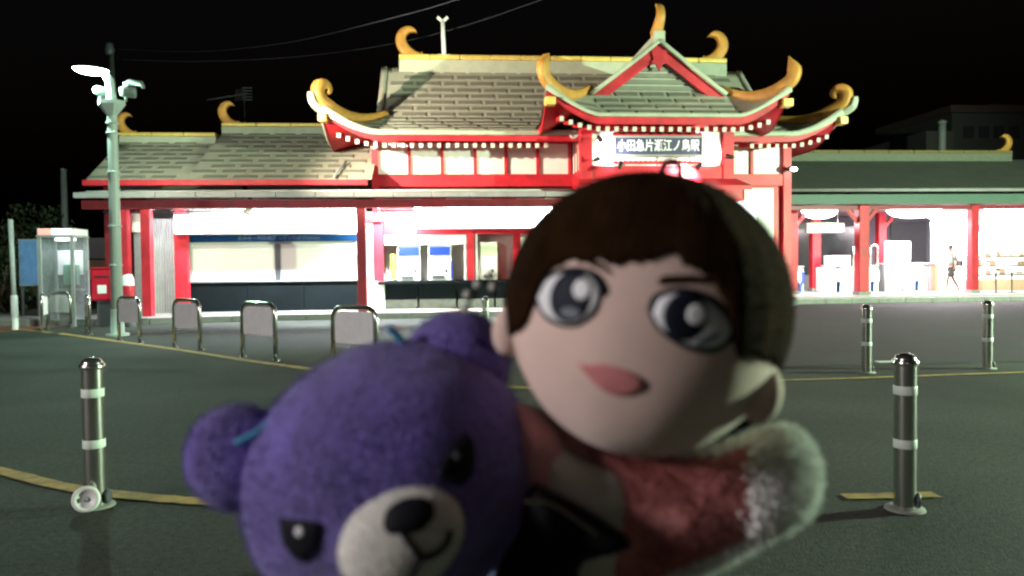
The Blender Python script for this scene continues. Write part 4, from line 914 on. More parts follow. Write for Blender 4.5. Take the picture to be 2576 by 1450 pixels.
disc([(0.0, 0.004), (0.045, 0.006), (0.05, 0.014), (0.066, 0.018), (0.073, 0.008), (0.073, -0.006), (0.0, -0.006)], 'rim', 'whitemetal'); disc([(0.0, 0.012), (0.012, 0.012), (0.016, 0.003)], 'hub', 'grey')
def make_hoop():
    t = empty('hoop_barrier'); w = 0.40; h = 0.83; r = 0.16
    def pth(w, h, r, z0=0.0): return [(-w, 0, z0), (-w, 0, h-r)]+[(-w+r-r*math.cos(a), 0, h-r+r*math.sin(a)) for a in lin(0.25, math.pi/2, 5)]+[(w-r+r*math.sin(a), 0, h-r+r*math.cos(a)) for a in lin(0.0, math.pi/2-0.25, 5)]+[(w, 0, h-r), (w, 0, z0)]
    MB().tube(pth(w, h, r), 0.032, 12).build('hoop', 'steel', t)
    out = [(-w+0.05, 0.36), (w-0.05, 0.36), (w-0.05, h-r-0.01)]+[(w-r-0.0+(r-0.05)*math.cos(a), h-r+(r-0.05)*math.sin(a)) for a in lin(0.1, math.pi/2, 6)]+[(-w+r-(r-0.05)*math.sin(a), h-r+(r-0.05)*math.cos(a)) for a in lin(0.0, math.pi/2-0.1, 6)]+[(-w+0.05, h-r-0.01)]
    MB().plate(out, -0.012, 0.012).build('sheet', 'panelw', t)
    MB().tube([(-w+0.032, 0, 0.37), (w-0.032, 0, 0.37)], 0.012, 8).build('lower_rail', 'steel', t)
    for sg in (-1, 1): MB().lathe([(0.033, 0.012), (0.06, 0.010), (0.062, 0.001)], 16, (sg*w, 0, 0)).build('foot_plate', 'steel', t)
    return t
hoop = make_hoop()
hb = [((893, 935), 40, 'hoop barrier with white sheet just behind the bear head'), ((652, 903), 41, 'hoop barrier with white sheet in front of the left roller shutter'), ((471, 878), 42, 'hoop barrier with white sheet in front of the notice stand'), ((326, 860), 42, 'hoop barrier with white sheet right beside the street lamp'), ((222, 839), 62, 'hoop barrier seen edge-on below the red mailbox'), ((151, 824), 30, 'hoop barrier with white sheet before the phone booth'), ((114, 832), 72, 'hoop barrier seen edge-on below the blue notice board')]
for i, (px, ang, lab) in enumerate(hb):
    o = hoop if i == 0 else copy_tree(hoop); g_ = gnd(*px); o.location = (g_.x, g_.y, 0); o.rotation_euler.z = R(-ang); tag(o, lab, 'barrier', 'steel hoop barriers along the plaza edge')

# ------------------------------------------------------------------ phone booth, mailbox, boards, posts at far left
g_ = gnd(160, 806); by = 19.6; bx = at(162, 700, by).x
pb_ = thing('phone_booth', (bx, by, 0.0), 'glass phone booth with lit red and white header', 'phone booth')
w = 0.37
for sx in (-1, 1):
    for sy in (-1, 1): MB().bb(bx+sx*w-0.035, bx+sx*w+0.035, by+sy*w-0.035, by+sy*w+0.035, 0.003, 2.15).build('frame_post', 'grey', pb_)
MB().bb(bx-w-0.05, bx+w+0.05, by-w-0.05, by+w+0.05, 2.15, 2.20).build('roof_plate', 'grey', pb_); MB().bb(bx-w-0.03, bx+w+0.03, by-w-0.03, by+w+0.03, 2.202, 2.36).build('header_case', 'whitemetal', pb_)
MB().bb(bx-w, bx-w+0.30, by-w-0.045, by-w-0.031, 2.215, 2.345).build('red_header', glow('booth_red', (1.0, 0.25, 0.22), 1.4), pb_); MB().bb(bx-w+0.302, bx+w, by-w-0.045, by-w-0.031, 2.215, 2.345).build('lit_header', 'boothsign', pb_)
for (a, b, c, d) in ((bx-w+0.04, bx+w-0.04, by-w-0.01, by-w+0.01), (bx-w-0.01, bx-w+0.01, by-w+0.04, by+w-0.04), (bx+w-0.01, bx+w+0.01, by-w+0.04, by+w-0.04), (bx-w+0.04, bx+w-0.04, by+w-0.01, by+w+0.01)):
    MB().bb(a, b, c, d, 0.16, 2.13).build('glass_pane', 'glass', pb_)
MB().bb(bx-0.12, bx+0.22, by+0.18, by+0.36, 1.0, 1.5).build('telephone', mat('phone_green', (0.15, 0.30, 0.22), 0.4), pb_, bevel=0.02); MB().bb(bx-0.3, bx+0.34, by+0.1, by+0.40, 0.86, 0.9).build('shelf', 'grey', pb_)
MB().bb(bx-0.15, bx+0.25, by-0.1, by+0.1, 2.08, 2.14).build('booth_lamp', 'phone_lit', pb_); light('AREA', 'lamp', pb_, (bx, by, 2.05), 9, (0.85, 0.95, 1.0), (bx, by, 0), size=0.4)
MB().bb(bx-0.3, bx+0.3, by+w-0.05, by+w-0.02, 1.25, 1.85).build('poster', 'panelw', pb_)
# mailbox
my = 19.3; mx_ = at(266, 700, my).x
ml = thing('mailbox', (mx_, my, 0), 'shiny red postbox standing left of the street lamp', 'mailbox')
MB().bb(mx_-0.27, mx_+0.27, my-0.22, my+0.22, 0.62, 1.38).build('body', 'mail', ml, bevel=0.05); MB().bb(mx_-0.285, mx_+0.285, my-0.235, my+0.235, 1.382, 1.42).build('lid', 'mail', ml, bevel=0.015)
MB().bb(mx_-0.17, mx_+0.17, my-0.235, my-0.222, 1.18, 1.22).build('letter_slot', 'black', ml); MB().bb(mx_-0.10, mx_+0.10, my-0.228, my-0.221, 0.80, 1.0).build('label_plate', 'panelw', ml)
MB().bb(mx_-0.16, mx_+0.16, my-0.14, my+0.14, 0.003, 0.62).build('pedestal', 'darkgrey', ml)
# rubbish/white-red sign post right of the lamp
vx = at(321, 700, 19.0).x; cn = thing('sand_barrel', (vx, 19.0, 0), 'red and white roadside marker half hidden by the street lamp', 'marker')
MB().lathe([(0.16, 0.003), (0.16, 0.62), (0.15, 0.66)], 18, (vx, 19, 0)).build('lower_body', 'darkgrey', cn); MB().lathe([(0.13, 0.66), (0.14, 0.70), (0.14, 0.98)], 18, (vx, 19, 0)).build('red_body', 'mail', cn); MB().lathe([(0.14, 0.982), (0.14, 1.14), (0.09, 1.24), (0, 1.26)], 18, (vx, 19, 0)).build('white_top', 'panelw', cn)
# blue notice board
ny = 21.5; a, b = at(49, 720, ny), at(95, 602, ny)
nb_ = thing('notice_board', ((a.x+b.x)/2, ny, 0), 'tall pale blue notice board left of the phone booth', 'notice board')
MB().bb(a.x, b.x, ny, ny+0.1, a.z, b.z).build('board_case', 'grey', nb_); MB().bb(a.x+0.03, b.x-0.03, ny-0.012, ny-0.002, a.z+0.03, b.z-0.03).build('poster', 'blueglass', nb_)
for x in (a.x+0.05, b.x-0.05): MB().bb(x-0.025, x+0.025, ny+0.02, ny+0.08, 0.003, a.z).build('leg', 'darkgrey', nb_)
g_ = gnd(38, 830); sp_ = thing('sign_post', (g_.x, g_.y, 0), 'slim grey post with pale lower sleeve at the left edge', 'post'); zt = at(34, 552, g_.y).z
MB().tube([(g_.x, g_.y, 0), (g_.x-0.03, g_.y, zt)], 0.055, 10).build('shaft', 'grey', sp_); MB().lathe([(0.075, 0.0), (0.075, 0.78), (0.06, 0.80)], 14, (g_.x, g_.y, 0)).build('sleeve', 'whitemetal', sp_)
q = at(160, 430, 27); dp = thing('dark_post', (q.x, 27, 0), 'dim tall post rising behind the phone booth', 'post'); MB().tube([(q.x, 27, 0), (q.x, 27, q.z)], [0.12, 0.09], 10).build('shaft', 'grey', dp); MB().lathe([(0.10, 0), (0.10, 0.06), (0, 0.08)], 12, (q.x, 27, q.z)).build('cap', 'grey', dp)
q = at(250, 620, 23.5); kb_ = thing('notice_case', (q.x, 23.5, 0), 'grey wall notice case behind the red mailbox', 'notice board')
MB().bb(q.x-0.45, q.x+0.35, 23.5, 23.6, 1.7, 2.3).build('case', 'grey', kb_); MB().bb(q.x-0.42, q.x+0.32, 23.48, 23.498, 1.1, 1.66).build('lower_board', 'wood', kb_)
for x in (q.x-0.4, q.x+0.3): MB().bb(x-0.03, x+0.03, 23.52, 23.58, FLOOR_Z, 1.7).build('leg', 'darkgrey', kb_)
# dark hedge/trees at the far left
def shrub(px, Y, w, h, label):
    c = at(px, 700, Y); t = thing('shrub', (c.x, Y, 0), label, 'shrub', 'dark shrubs at the left edge'); mb = MB()
    for i in range(1500):
        a = random.uniform(0, 6.28); u = random.random()**0.4; z = random.random(); rr_ = w*(0.55+0.45*math.sin(math.pi*min(1, z*0.9+0.15)))*u
        q = Vector((c.x+math.cos(a)*rr_, Y+math.sin(a)*rr_, 0.15+z*h)); s_ = random.uniform(0.05, 0.10); e = Euler((random.uniform(0, 3), random.uniform(0, 3), random.uniform(0, 6))).to_matrix()
        mb.add([q+e @ Vector(v)*s_ for v in ((-1, 0, 0), (0, -0.5, 0), (1, 0, 0.1), (0, 0.5, 0))], [(0, 1, 2, 3)])
    mb.build('leaves', 'leaf', t)
    st_ = MB()
    for k in range(5): st_.tube([(c.x, Y, 0), (c.x+random.uniform(-1, 1)*w*0.5, Y+random.uniform(-1, 1)*w*0.5, h*0.8)], [0.03, 0.01], 6)
    st_.build('stem', 'wood', t)
M['leaf'] = mat('dark_leaf', (0.035, 0.055, 0.018), 0.6, var=0.4)
shrub(-10, 24, 1.0, 1.9, 'low dark shrub at the left picture edge'); shrub(100, 27, 1.5, 3.4, 'tall dark shrub behind the phone booth'); shrub(40, 30, 1.8, 3.0, 'dark shrub behind the slim grey post')

# ------------------------------------------------------------------ person walking in the concourse
def person():
    Y = 26.4; f = at(2393, 735, Y); z0 = RFLOOR_Z; x = f.x; H = 1.72
    t = thing('person', (x, Y, z0), 'person in white shirt and dark shorts walking left with a bag', 'person')
    def skin(name, verts, edges_, m, sub=2):
        me = bpy.data.meshes.new(name); me.from_pydata([Vector(v[0]) for v in verts], edges_, []); o = bpy.data.objects.new(name, me); C.objects.link(o); o.parent = t
        mo = o.modifiers.new('skin', 'SKIN'); mo.use_smooth_shade = True
        for i, v in enumerate(verts): me.skin_vertices[0].data[i].radius = (v[1], v[2] if len(v) > 2 else v[1])
        me.skin_vertices[0].data[0].use_root = True
        sb = o.modifiers.new('sub', 'SUBSURF'); sb.levels = sb.render_levels = sub
        me.materials.append(M[m]); return o
    # body: pelvis root, spine, head, arms, legs (stride along x, facing -x)
    V = [((0, 0, 0.92), 0.13, 0.11), ((-0.01, 0, 1.15), 0.12, 0.10), ((-0.02, 0, 1.38), 0.14, 0.10), ((-0.03, 0, 1.50), 0.055), ((-0.045, 0, 1.62), 0.085, 0.095), ((-0.045, 0, 1.70), 0.07),
         ((-0.02, -0.19, 1.40), 0.055), ((0.06, -0.23, 1.13), 0.042), ((-0.04, -0.24, 0.90), 0.032), ((-0.07, -0.24, 0.82), 0.035),
         ((-0.02, 0.19, 1.40), 0.055), ((-0.08, 0.23, 1.13), 0.042), ((-0.20, 0.22, 0.93), 0.032), ((-0.24, 0.22, 0.87), 0.035),
         ((-0.04, -0.09, 0.85), 0.085), ((-0.20, -0.09, 0.50), 0.06), ((-0.24, -0.09, 0.10), 0.042), ((-0.30, -0.09, 0.045), 0.04), ((-0.40, -0.09, 0.035), 0.03),
         ((0.04, 0.09, 0.85), 0.085), ((0.12, 0.09, 0.50), 0.06), ((0.34, 0.09, 0.16), 0.042), ((0.33, 0.09, 0.06), 0.04), ((0.25, 0.09, 0.03), 0.03)]
    Eg = [(0, 1), (1, 2), (2, 3), (3, 4), (4, 5), (2, 6), (6, 7), (7, 8), (8, 9), (2, 10), (10, 11), (11, 12), (12, 13), (0, 14), (14, 15), (15, 16), (16, 17), (17, 18), (0, 19), (19, 20), (20, 21), (21, 22), (22, 23)]
    skin('body', V, Eg, 'skinp')
    skin('shirt', [((0, 0, 0.96), 0.155, 0.13), ((-0.01, 0, 1.18), 0.145, 0.12), ((-0.02, 0, 1.40), 0.16, 0.12), ((-0.02, -0.20, 1.39), 0.075), ((0.02, -0.22, 1.22), 0.065), ((-0.02, 0.20, 1.39), 0.075), ((-0.05, 0.22, 1.22), 0.065)], [(0, 1), (1, 2), (2, 3), (3, 4), (2, 5), (5, 6)], 'grey')
    skin('shorts', [((0, 0, 0.95), 0.15, 0.125), ((-0.05, -0.09, 0.82), 0.11), ((-0.16, -0.09, 0.56), 0.09), ((0.05, 0.09, 0.82), 0.11), ((0.11, 0.09, 0.56), 0.09)], [(0, 1), (1, 2), (0, 3), (3, 4)], 'black')
    o = MB().ball((-0.03, 0, 1.655), (0.098, 0.088, 0.095)).build('hair', 'black'); o.parent = t
    o = MB().bar((0.10, -0.27, 0.95), (0.12, -0.27, 1.16), 0.10, 0.26).build('bag', 'darkgrey'); o.parent = t
    return t
person()

# ------------------------------------------------------------------ plush toys held up in front of the lens
def ell_hit(px, py, Mh, rad, scale=1.0):
    """point (in the ellipsoid's local frame) where the sight line through a photo point meets the toy's head"""
    Mi = Mh.inverted(); o = Mi @ CAM_O; d = (Mi.to_3x3() @ ray(px, py)).normalized()
    r = Vector(rad)*scale; O_ = Vector((o.x/r.x, o.y/r.y, o.z/r.z)); D = Vector((d.x/r.x, d.y/r.y, d.z/r.z))
    a = D.dot(D); b = 2*O_.dot(D); c = O_.dot(O_)-1; q = b*b-4*a*c
    if q < 0:
        tt = -b/(2*a); p = O_+D*tt; p.normalize(); return Vector((p.x*r.x, p.y*r.y, p.z*r.z))
    return o+d*((-b-math.sqrt(q))/(2*a))
def local_obj(mb, name, mats, parent):
    o = bpy.data.objects.new(name, mb.mesh(name, mats)); C.objects.link(o); o.parent = parent
    bm = bmesh.new(); bm.from_mesh(o.data); bmesh.ops.remove_doubles(bm, verts=bm.verts, dist=1e-6); bmesh.ops.recalc_face_normals(bm, faces=bm.faces); bm.to_mesh(o.data); bm.free()
    return o
def patch(poly, Mh, rad, sc, puff=0.0, rings=5, close=6):
    """stitched patch lying on the curved head: rings from centre to outline"""
    pts = smoothpath([Vector((x, y, 0)) for x, y in poly+[poly[0]]], close)[:-1] if close else [Vector((x, y, 0)) for x, y in poly]
    c = sum(pts, Vector())/len(pts); n = len(pts); mb = MB(); vs = [ell_hit(c.x, c.y, Mh, rad, sc+puff)]
    for k in range(1, rings+1):
        u = k/rings
        for p in pts: q = c.lerp(p, u); vs.append(ell_hit(q.x, q.y, Mh, rad, sc+puff*math.sqrt(max(0, 1-u**3))))
    for p in pts: vs.append(ell_hit(p.x, p.y, Mh, rad, 0.985))
    fs = [(0, 1+i, 1+(i+1) % n) for i in range(n)]
    for k in range(rings):
        a = 1+k*n; fs += [(a+i, a+n+i, a+n+(i+1) % n, a+(i+1) % n) for i in range(n)]
    mb.add(vs, fs, 0, True); return mb
def oval(cx, cy, a, b, rot=0, n=14):
    r_ = R(rot); return [(cx+a*math.cos(t)*math.cos(r_)-b*math.sin(t)*math.sin(r_), cy+a*math.cos(t)*math.sin(r_)+b*math.sin(t)*math.cos(r_)) for t in [2*math.pi*i/n for i in range(n)]]
def lump(c, rad, amp, freq, nu=48, nv=32, rot=None, seed=0.0):
    """softly uneven stuffed ellipsoid"""
    mb = MB(); rad = Vector(rad); c = Vector(c)
    def fn(u, v):
        d = Vector((math.cos(u)*math.sin(v), math.sin(u)*math.sin(v), math.cos(v)))
        k = 1+amp*noise.noise(d*freq+Vector((seed, 0, 0))); p = Vector((d.x*rad.x, d.y*rad.y, d.z*rad.z))*k
        return c+(rot @ p if rot else p)
    return mb.grid(fn, [2*math.pi*i/nu for i in range(nu+1)], [math.pi*j/nv for j in range(nv+1)])
def fuzz(mb, pts_normals, length, width, m=0, droop=0.3):
    for p, nrm in pts_normals:
        d = (nrm+Vector((random.uniform(-1, 1), random.uniform(-1, 1), random.uniform(-1, 1)))*0.55).normalized()
        s_ = d.cross(Vector((random.uniform(-1, 1), random.uniform(-1, 1), random.uniform(-1, 1)))).normalized()*width
        L = length*random.uniform(0.6, 1.3)
        mb.add([p-s_, p+s_, p+d*L*0.6+s_*0.6+Vector((0, 0, -droop*L*0.15)), p+d*L+Vector((0, 0, -droop*L*0.5))], [(0, 1, 2), (0, 2, 3)], m)
camyaw = Matrix.Rotation(R(-5), 4, 'Z')

# ---- doll
DD_ = 0.40; DB_ = 0.398
hc = atd(1622, 792, DD_)
RH = Matrix.Rotation(R(9), 4, 'Y') @ Matrix.Rotation(R(-8), 4, 'Z')
MHd = Matrix.Translation(hc) @ camyaw @ RH
rad = (0.0700, 0.063, 0.0729)
dbase = atd(1640, 1560, DD_)
doll = thing('plush_doll', dbase, 'brown-haired plush doll with large eyes held up before the station', 'doll')
doll.rotation_euler.z = R(-5)
Dinv = (Matrix.Translation(dbase) @ camyaw).inverted()
head = local_obj(lump((0, 0, 0), rad, 0.012, 2.5), 'head', 'skin', doll); head.matrix_local = Dinv @ MHd
def fpatch(name, poly, sc, m, puff=0.006, rings=4, close=6): return local_obj(patch(poly, MHd, rad, sc, puff, rings, close), name, m, head)
# eyes (outline, white, iris, shine), brows, mouth
fpatch('eye_outline', [(1343, 745), (1362, 700), (1410, 676), (1465, 672), (1512, 692), (1534, 735), (1516, 752), (1500, 790), (1455, 822), (1400, 820), (1360, 790)], 1.004, 'thread')
fpatch('eye_white', [(1352, 748), (1380, 702), (1430, 686), (1482, 694), (1512, 738), (1494, 785), (1450, 815), (1404, 810), (1366, 785)], 1.010, 'eyewhite')
fpatch('iris', oval(1436, 747, 52, 66, 14), 1.017, 'iris'); fpatch('iris_glint', oval(1436, 788, 26, 14, 10), 1.0245, 'greythread', 0.003); fpatch('eye_shine', oval(1463, 728, 22, 26, 10), 1.026, 'eyewhite', 0.003)
fpatch('eye_outline', [(1628, 782), (1640, 746), (1690, 724), (1752, 728), (1812, 758), (1852, 808), (1856, 846), (1842, 862), (1800, 888), (1740, 884), (1690, 860), (1650, 825)], 1.004, 'thread')
fpatch('eye_white', [(1642, 790), (1660, 752), (1712, 738), (1770, 752), (1818, 790), (1838, 832), (1812, 868), (1760, 874), (1702, 852), (1662, 822)], 1.010, 'eyewhite')
fpatch('iris', oval(1724, 796, 56, 62, 14), 1.017, 'iris'); fpatch('eye_shine', oval(1752, 792, 24, 26, 10), 1.0245, 'eyewhite', 0.003); fpatch('iris_glint', oval(1778, 852, 34, 10, -22), 1.024, 'greythread', 0.003)
fpatch('eyebrow', [(1476, 652), (1510, 660), (1540, 684), (1538, 692), (1512, 678), (1484, 668)], 1.006, 'hair', 0.006); fpatch('eyebrow', [(1655, 706), (1672, 694), (1740, 692), (1792, 700), (1798, 712), (1740, 712), (1680, 716), (1658, 716)], 1.006, 'hair', 0.006)
fpatch('mouth', [(1450, 912), (1475, 918), (1510, 916), (1550, 922), (1590, 938), (1618, 956), (1626, 970), (1616, 984), (1588, 996), (1548, 996), (1512, 980), (1482, 952), (1462, 928)], 1.003, 'lip', 0.004, close=2)
# ears
def ear(px, py, r_, name, off):
    p = ell_hit(px, py, MHd, rad, 1.0)
    e = local_obj(lump(p+Vector(off), (r_*0.5, r_*0.38, r_*0.75), 0.03, 2, 20, 14), name, 'skin', head); return e
ear(1905, 985, 0.020, 'ear', (0.004, 0.010, -0.002)); ear(1290, 835, 0.018, 'ear', (-0.003, 0.008, 0.0))
# hair: shell with a fringe line measured along the forehead
fr = [(1243, 830), (1275, 842), (1300, 838), (1318, 805), (1338, 745), (1352, 700), (1385, 668), (1430, 652), (1480, 650), (1540, 659), (1600, 655), (1650, 643), (1702, 628), (1724, 655), (1760, 672), (1792, 690), (1822, 738), (1846, 800), (1858, 860), (1868, 905), (1905, 900), (1950, 910), (1985, 935)]
def sph(p): q = Vector((p.x/rad[0], p.y/rad[1], p.z/rad[2])).normalized(); return math.atan2(q.x, -q.y), math.asin(max(-1, min(1, q.z)))
prof = sorted(sph(ell_hit(x, y, MHd, rad, 1.045)) for x, y in fr)
def theta_min(ph):
    while ph > math.pi: ph -= 2*math.pi
    while ph < -math.pi: ph += 2*math.pi
    if ph <= prof[0][0] or ph >= prof[-1][0]:
        e = prof[0] if ph < 0 else prof[-1]; k = min(1, (abs(ph)-abs(e[0]))/0.5); return e[1]*(1-k)+(-0.55)*k
    for a, b in zip(prof[:-1], prof[1:]):
        if a[0] <= ph <= b[0]: return a[1]+(b[1]-a[1])*(ph-a[0])/max(1e-6, b[0]-a[0])
NU, NV = 220, 30
def hairpt(ph, v, inner=False):
    t0 = theta_min(ph)+0.03*noise.noise(Vector((ph*9, 3, 0)))+0.035*noise.noise(Vector((ph*30, 7, 0))); th = math.pi/2-(math.pi/2-t0)*v
    clump = 0.012*noise.noise(Vector((ph*6, v*1.5, 1)))+0.006*noise.noise(Vector((ph*20, v*1.2, 4)))
    k = (1.0+0.065*min(1, v*1.6)+clump-0.04*v**4) if not inner else 1.0
    d = Vector((math.sin(ph)*math.cos(th), -math.cos(ph)*math.cos(th), math.sin(th)))
    return Vector((d.x*rad[0]*k, d.y*rad[1]*k, d.z*rad[2]*k))
hm = MB(); us = [-math.pi+2*math.pi*i/NU for i in range(NU+1)]; vv = lin(0.0, 1.0, NV)
hm.grid(hairpt, us, vv)
hm.grid(lambda ph, s_: hairpt(ph, 1.0).lerp(hairpt(ph, 1.0, True), s_), us, [0, 0.5, 1])
pn = []
for i in range(9000):
    ph = random.uniform(-math.pi, math.pi); v = random.random()**0.6; p = hairpt(ph, v); pn.append((p*0.998, Vector((p.x, p.y, p.z-0.03)).normalized()))
fuzz(hm, pn, 0.0016, 0.0002)
hair = local_obj(hm, 'hair', 'hair', doll); hair.matrix_local = Dinv @ MHd
def to_doll(v): return Dinv @ v
lp_ = smoothpath([to_doll(atd(x, y, DD_)) for x, y in ((1668, 455), (1666, 428), (1678, 410), (1698, 408), (1710, 424), (1708, 462))], 6)
local_obj(MB().tube(lp_, 0.0022, 8), 'hanging_loop', mat('maroon_cord', (0.10, 0.008, 0.02), 0.8), doll)
# coat, shirt, vest, fur trim
def pill(outline, dist, depth, m, name, parent, inv, bulge=0.9, rings=6):
    pts = smoothpath([Vector((x, y, 0)) for x, y in outline+[outline[0]]], 5)[:-1]; n = len(pts); c = sum(pts, Vector())/n; mb = MB()
    for sgn in (-1, 1):
        vs = [inv @ atd(c.x, c.y, dist+sgn*depth)]
        for k in range(1, rings+1):
            u = k/rings
            for p in pts:
                q = c.lerp(p, u); w_ = math.sqrt(max(0, 1-u**2.4)); vs.append(inv @ atd(q.x, q.y, dist+sgn*depth*w_+0.004*noise.noise(Vector((q.x*0.012, q.y*0.012, 1)))))
        fs = [(0, 1+i, 1+(i+1) % n) for i in range(n)]
        for k in range(rings-1):
            a = 1+k*n; fs += [(a+i, a+n+i, a+n+(i+1) % n, a+(i+1) % n) for i in range(n)]
        mb.add(vs, fs, 0, True)
    return local_obj(mb, name, m, parent)
sleeve = [(1470, 1120), (1620, 1130), (1800, 1130), (1920, 1085), (2000, 1088), (2045, 1160), (2045, 1250), (1995, 1315), (1900, 1360), (1800, 1410), (1700, 1455), (1560, 1540), (1440, 1560), (1440, 1350), (1500, 1230)]
def sleeve_material(x0, x1):               # pink fleece that gives way to the white cuff along the arm
    m = mat('sleeve_fleece', (0.62, 0.25, 0.25), 0.95, var=0.3, vscale=30, bump=0.5, bscale=500, spec=0.1); n = m.node_tree.nodes; L = m.node_tree.links; b = n['Principled BSDF']
    old = b.inputs['Base Color'].links[0].from_socket; tc = n.new('ShaderNodeTexCoord'); sx = n.new('ShaderNodeSeparateXYZ'); L.new(tc.outputs['Object'], sx.inputs[0])
    nz = n.new('ShaderNodeTexNoise'); nz.inputs['Scale'].default_value = 160; L.new(tc.outputs['Object'], nz.inputs['Vector'])
    ad = n.new('ShaderNodeMath'); ad.operation = 'MULTIPLY_ADD'; ad.inputs[1].default_value = 0.02; L.new(nz.outputs['Fac'], ad.inputs[0]); L.new(sx.outputs[0], ad.inputs[2])
    mr = n.new('ShaderNodeMapRange'); mr.inputs['From Min'].default_value = x0+0.01; mr.inputs['From Max'].default_value = x1+0.01; mr.interpolation_type = 'SMOOTHSTEP'; L.new(ad.outputs[0], mr.inputs['Value'])
    mx = n.new('ShaderNodeMixRGB'); mx.inputs['Color2'].default_value = (0.86, 0.85, 0.84, 1); L.new(mr.outputs[0], mx.inputs['Fac']); L.new(old, mx.inputs['Color1']); L.new(mx.outputs[0], b.inputs['Base Color'])
    return m
M['sleeve'] = sleeve_material(to_doll(atd(1860, 1200, DB_)).x, to_doll(atd(2030, 1200, DB_)).x)
coat = pill(sleeve, DB_+0.012, 0.022, 'sleeve', 'coat_sleeve', doll, Dinv)
def sleeve_fuzz(n, white):
    pts = smoothpath([Vector((x, y, 0)) for x, y in sleeve+[sleeve[0]]], 5)[:-1]; c = sum(pts, Vector())/len(pts); out = []
    while len(out) < n:
        j = random.randrange(len(pts)); p = pts[j].lerp(pts[(j+1) % len(pts)], random.random()); u = math.sqrt(random.random()); q = c.lerp(p, u)
        k = max(0.0, min(1.0, (q.x-1850)/190)); k = k*k*(3-2*k); edge = 0.8*max(0, (u-0.82)/0.18) if q.x > 1600 else 0
        if (random.random() < max(k, edge)) != white: continue
        w_ = math.sqrt(max(0, 1-u**2.4)); base = Dinv @ atd(q.x, q.y, DB_+0.012-0.022*w_)
        o_ = Dinv @ atd(p.x, p.y, DB_+0.012)-Dinv @ atd(c.x, c.y, DB_+0.012); o_.normalize()
        out.append((base, (o_*u*u*1.4+Vector((0, -1, 0))*w_).normalized()))
    return out
f1 = MB(); fuzz(f1, sleeve_fuzz(9000, False), 0.0030, 0.0003); local_obj(f1, 'pile', 'sleeve', coat)
f2 = MB(); fuzz(f2, sleeve_fuzz(11000, True), 0.0062, 0.0007); local_obj(f2, 'fur_cuff', 'fur', coat)
pill([(1290, 1010), (1380, 1040), (1430, 1140), (1420, 1260), (1340, 1300), (1290, 1200)], DB_+0.012, 0.018, 'pink', 'coat_sleeve', doll, Dinv)
pill([(1345, 1090), (1400, 1105), (1480, 1150), (1600, 1165), (1640, 1300), (1600, 1500), (1560, 1650), (1400, 1650), (1375, 1400), (1340, 1200)], DB_+0.012, 0.022, 'shirt', 'torso', doll, Dinv)
pill([(1340, 1215), (1450, 1270), (1585, 1362), (1545, 1395), (1500, 1405), (1455, 1440), (1430, 1620), (1190, 1620), (1250, 1430), (1300, 1340), (1318, 1250)], DB_-0.020, 0.010, 'cloth', 'vest', doll, Dinv)
local_obj(MB().tube(smoothpath([to_doll(atd(x, y, DB_-0.0315)) for x, y in ((1320, 1262), (1390, 1270), (1460, 1315), (1510, 1352))], 5), 0.0005, 6), 'vest_piping', mat('brown_piping', (0.06, 0.05, 0.03), 0.8), doll)
pill([(1380, 1010), (1500, 1060), (1640, 1080), (1740, 1080), (1720, 1220), (1560, 1260), (1420, 1220), (1370, 1110)], DD_+0.022, 0.016, 'pink', 'neck_scarf', doll, Dinv)
# dark neck ribbon behind the cheek
pill([(1790, 1100), (1850, 1040), (1920, 1030), (1915, 1060), (1860, 1090), (1800, 1130), (1700, 1150)], DD_+0.012, 0.006, 'cloth', 'neck_ribbon', doll, Dinv)
# bead cord dangling from the doll's left side
bd = [(1172, 778), (1185, 752), (1196, 730), (1214, 712), (1236, 700), (1256, 692)]
bp = smoothpath([to_doll(atd(x, y, DD_+0.02)) for x, y in bd], 5)
cord = local_obj(MB().tube(bp, 0.0011, 6), 'bead_cord', 'cloth', doll)
for (x, y) in ((1170, 778), (1176, 742), (1202, 716), (1240, 722), (1232, 690)): local_obj(MB().ball(to_doll(atd(x, y, DD_+0.02)), 0.0024, nu=12, nv=8), 'bead', 'shirt', cord)

# ---- bear
BD = 0.415
bc = atd(985, 1205, BD)
MHb = Matrix.Translation(bc) @ camyaw @ Matrix.Rotation(R(-25), 4, 'Y') @ Matrix.Rotation(R(6), 4, 'Z')
brad = (0.0802, 0.062, 0.0725)
bbase = atd(1100, 1640, BD)
bear = thing('plush_bear', bbase, 'purple plush bear with white muzzle tilted in front of the doll', 'bear')
bear.rotation_euler.z = R(-5)
Binv = (Matrix.Translation(bbase) @ camyaw).inverted()
bm_ = lump((0, 0, 0), brad, 0.03, 2.0, 64, 44, seed=3.0); pn = []
for i in range(11000):
    u = random.uniform(0, 6.283); z = random.uniform(-1, 1); s_ = math.sqrt(1-z*z); d = Vector((s_*math.cos(u), s_*math.sin(u), z)); pn.append((Vector((d.x*brad[0], d.y*brad[1], d.z*brad[2]))*0.995, d))
fuzz(bm_, pn, 0.0030, 0.00025, droop=0); bhead = local_obj(bm_, 'head', 'purple', bear); bhead.matrix_local = Binv @ MHb
def bpatch(name, poly, sc, m, puff=0.006, rings=4, close=6): return local_obj(patch(poly, MHb, brad, sc, puff, rings, close), name, m, bhead)
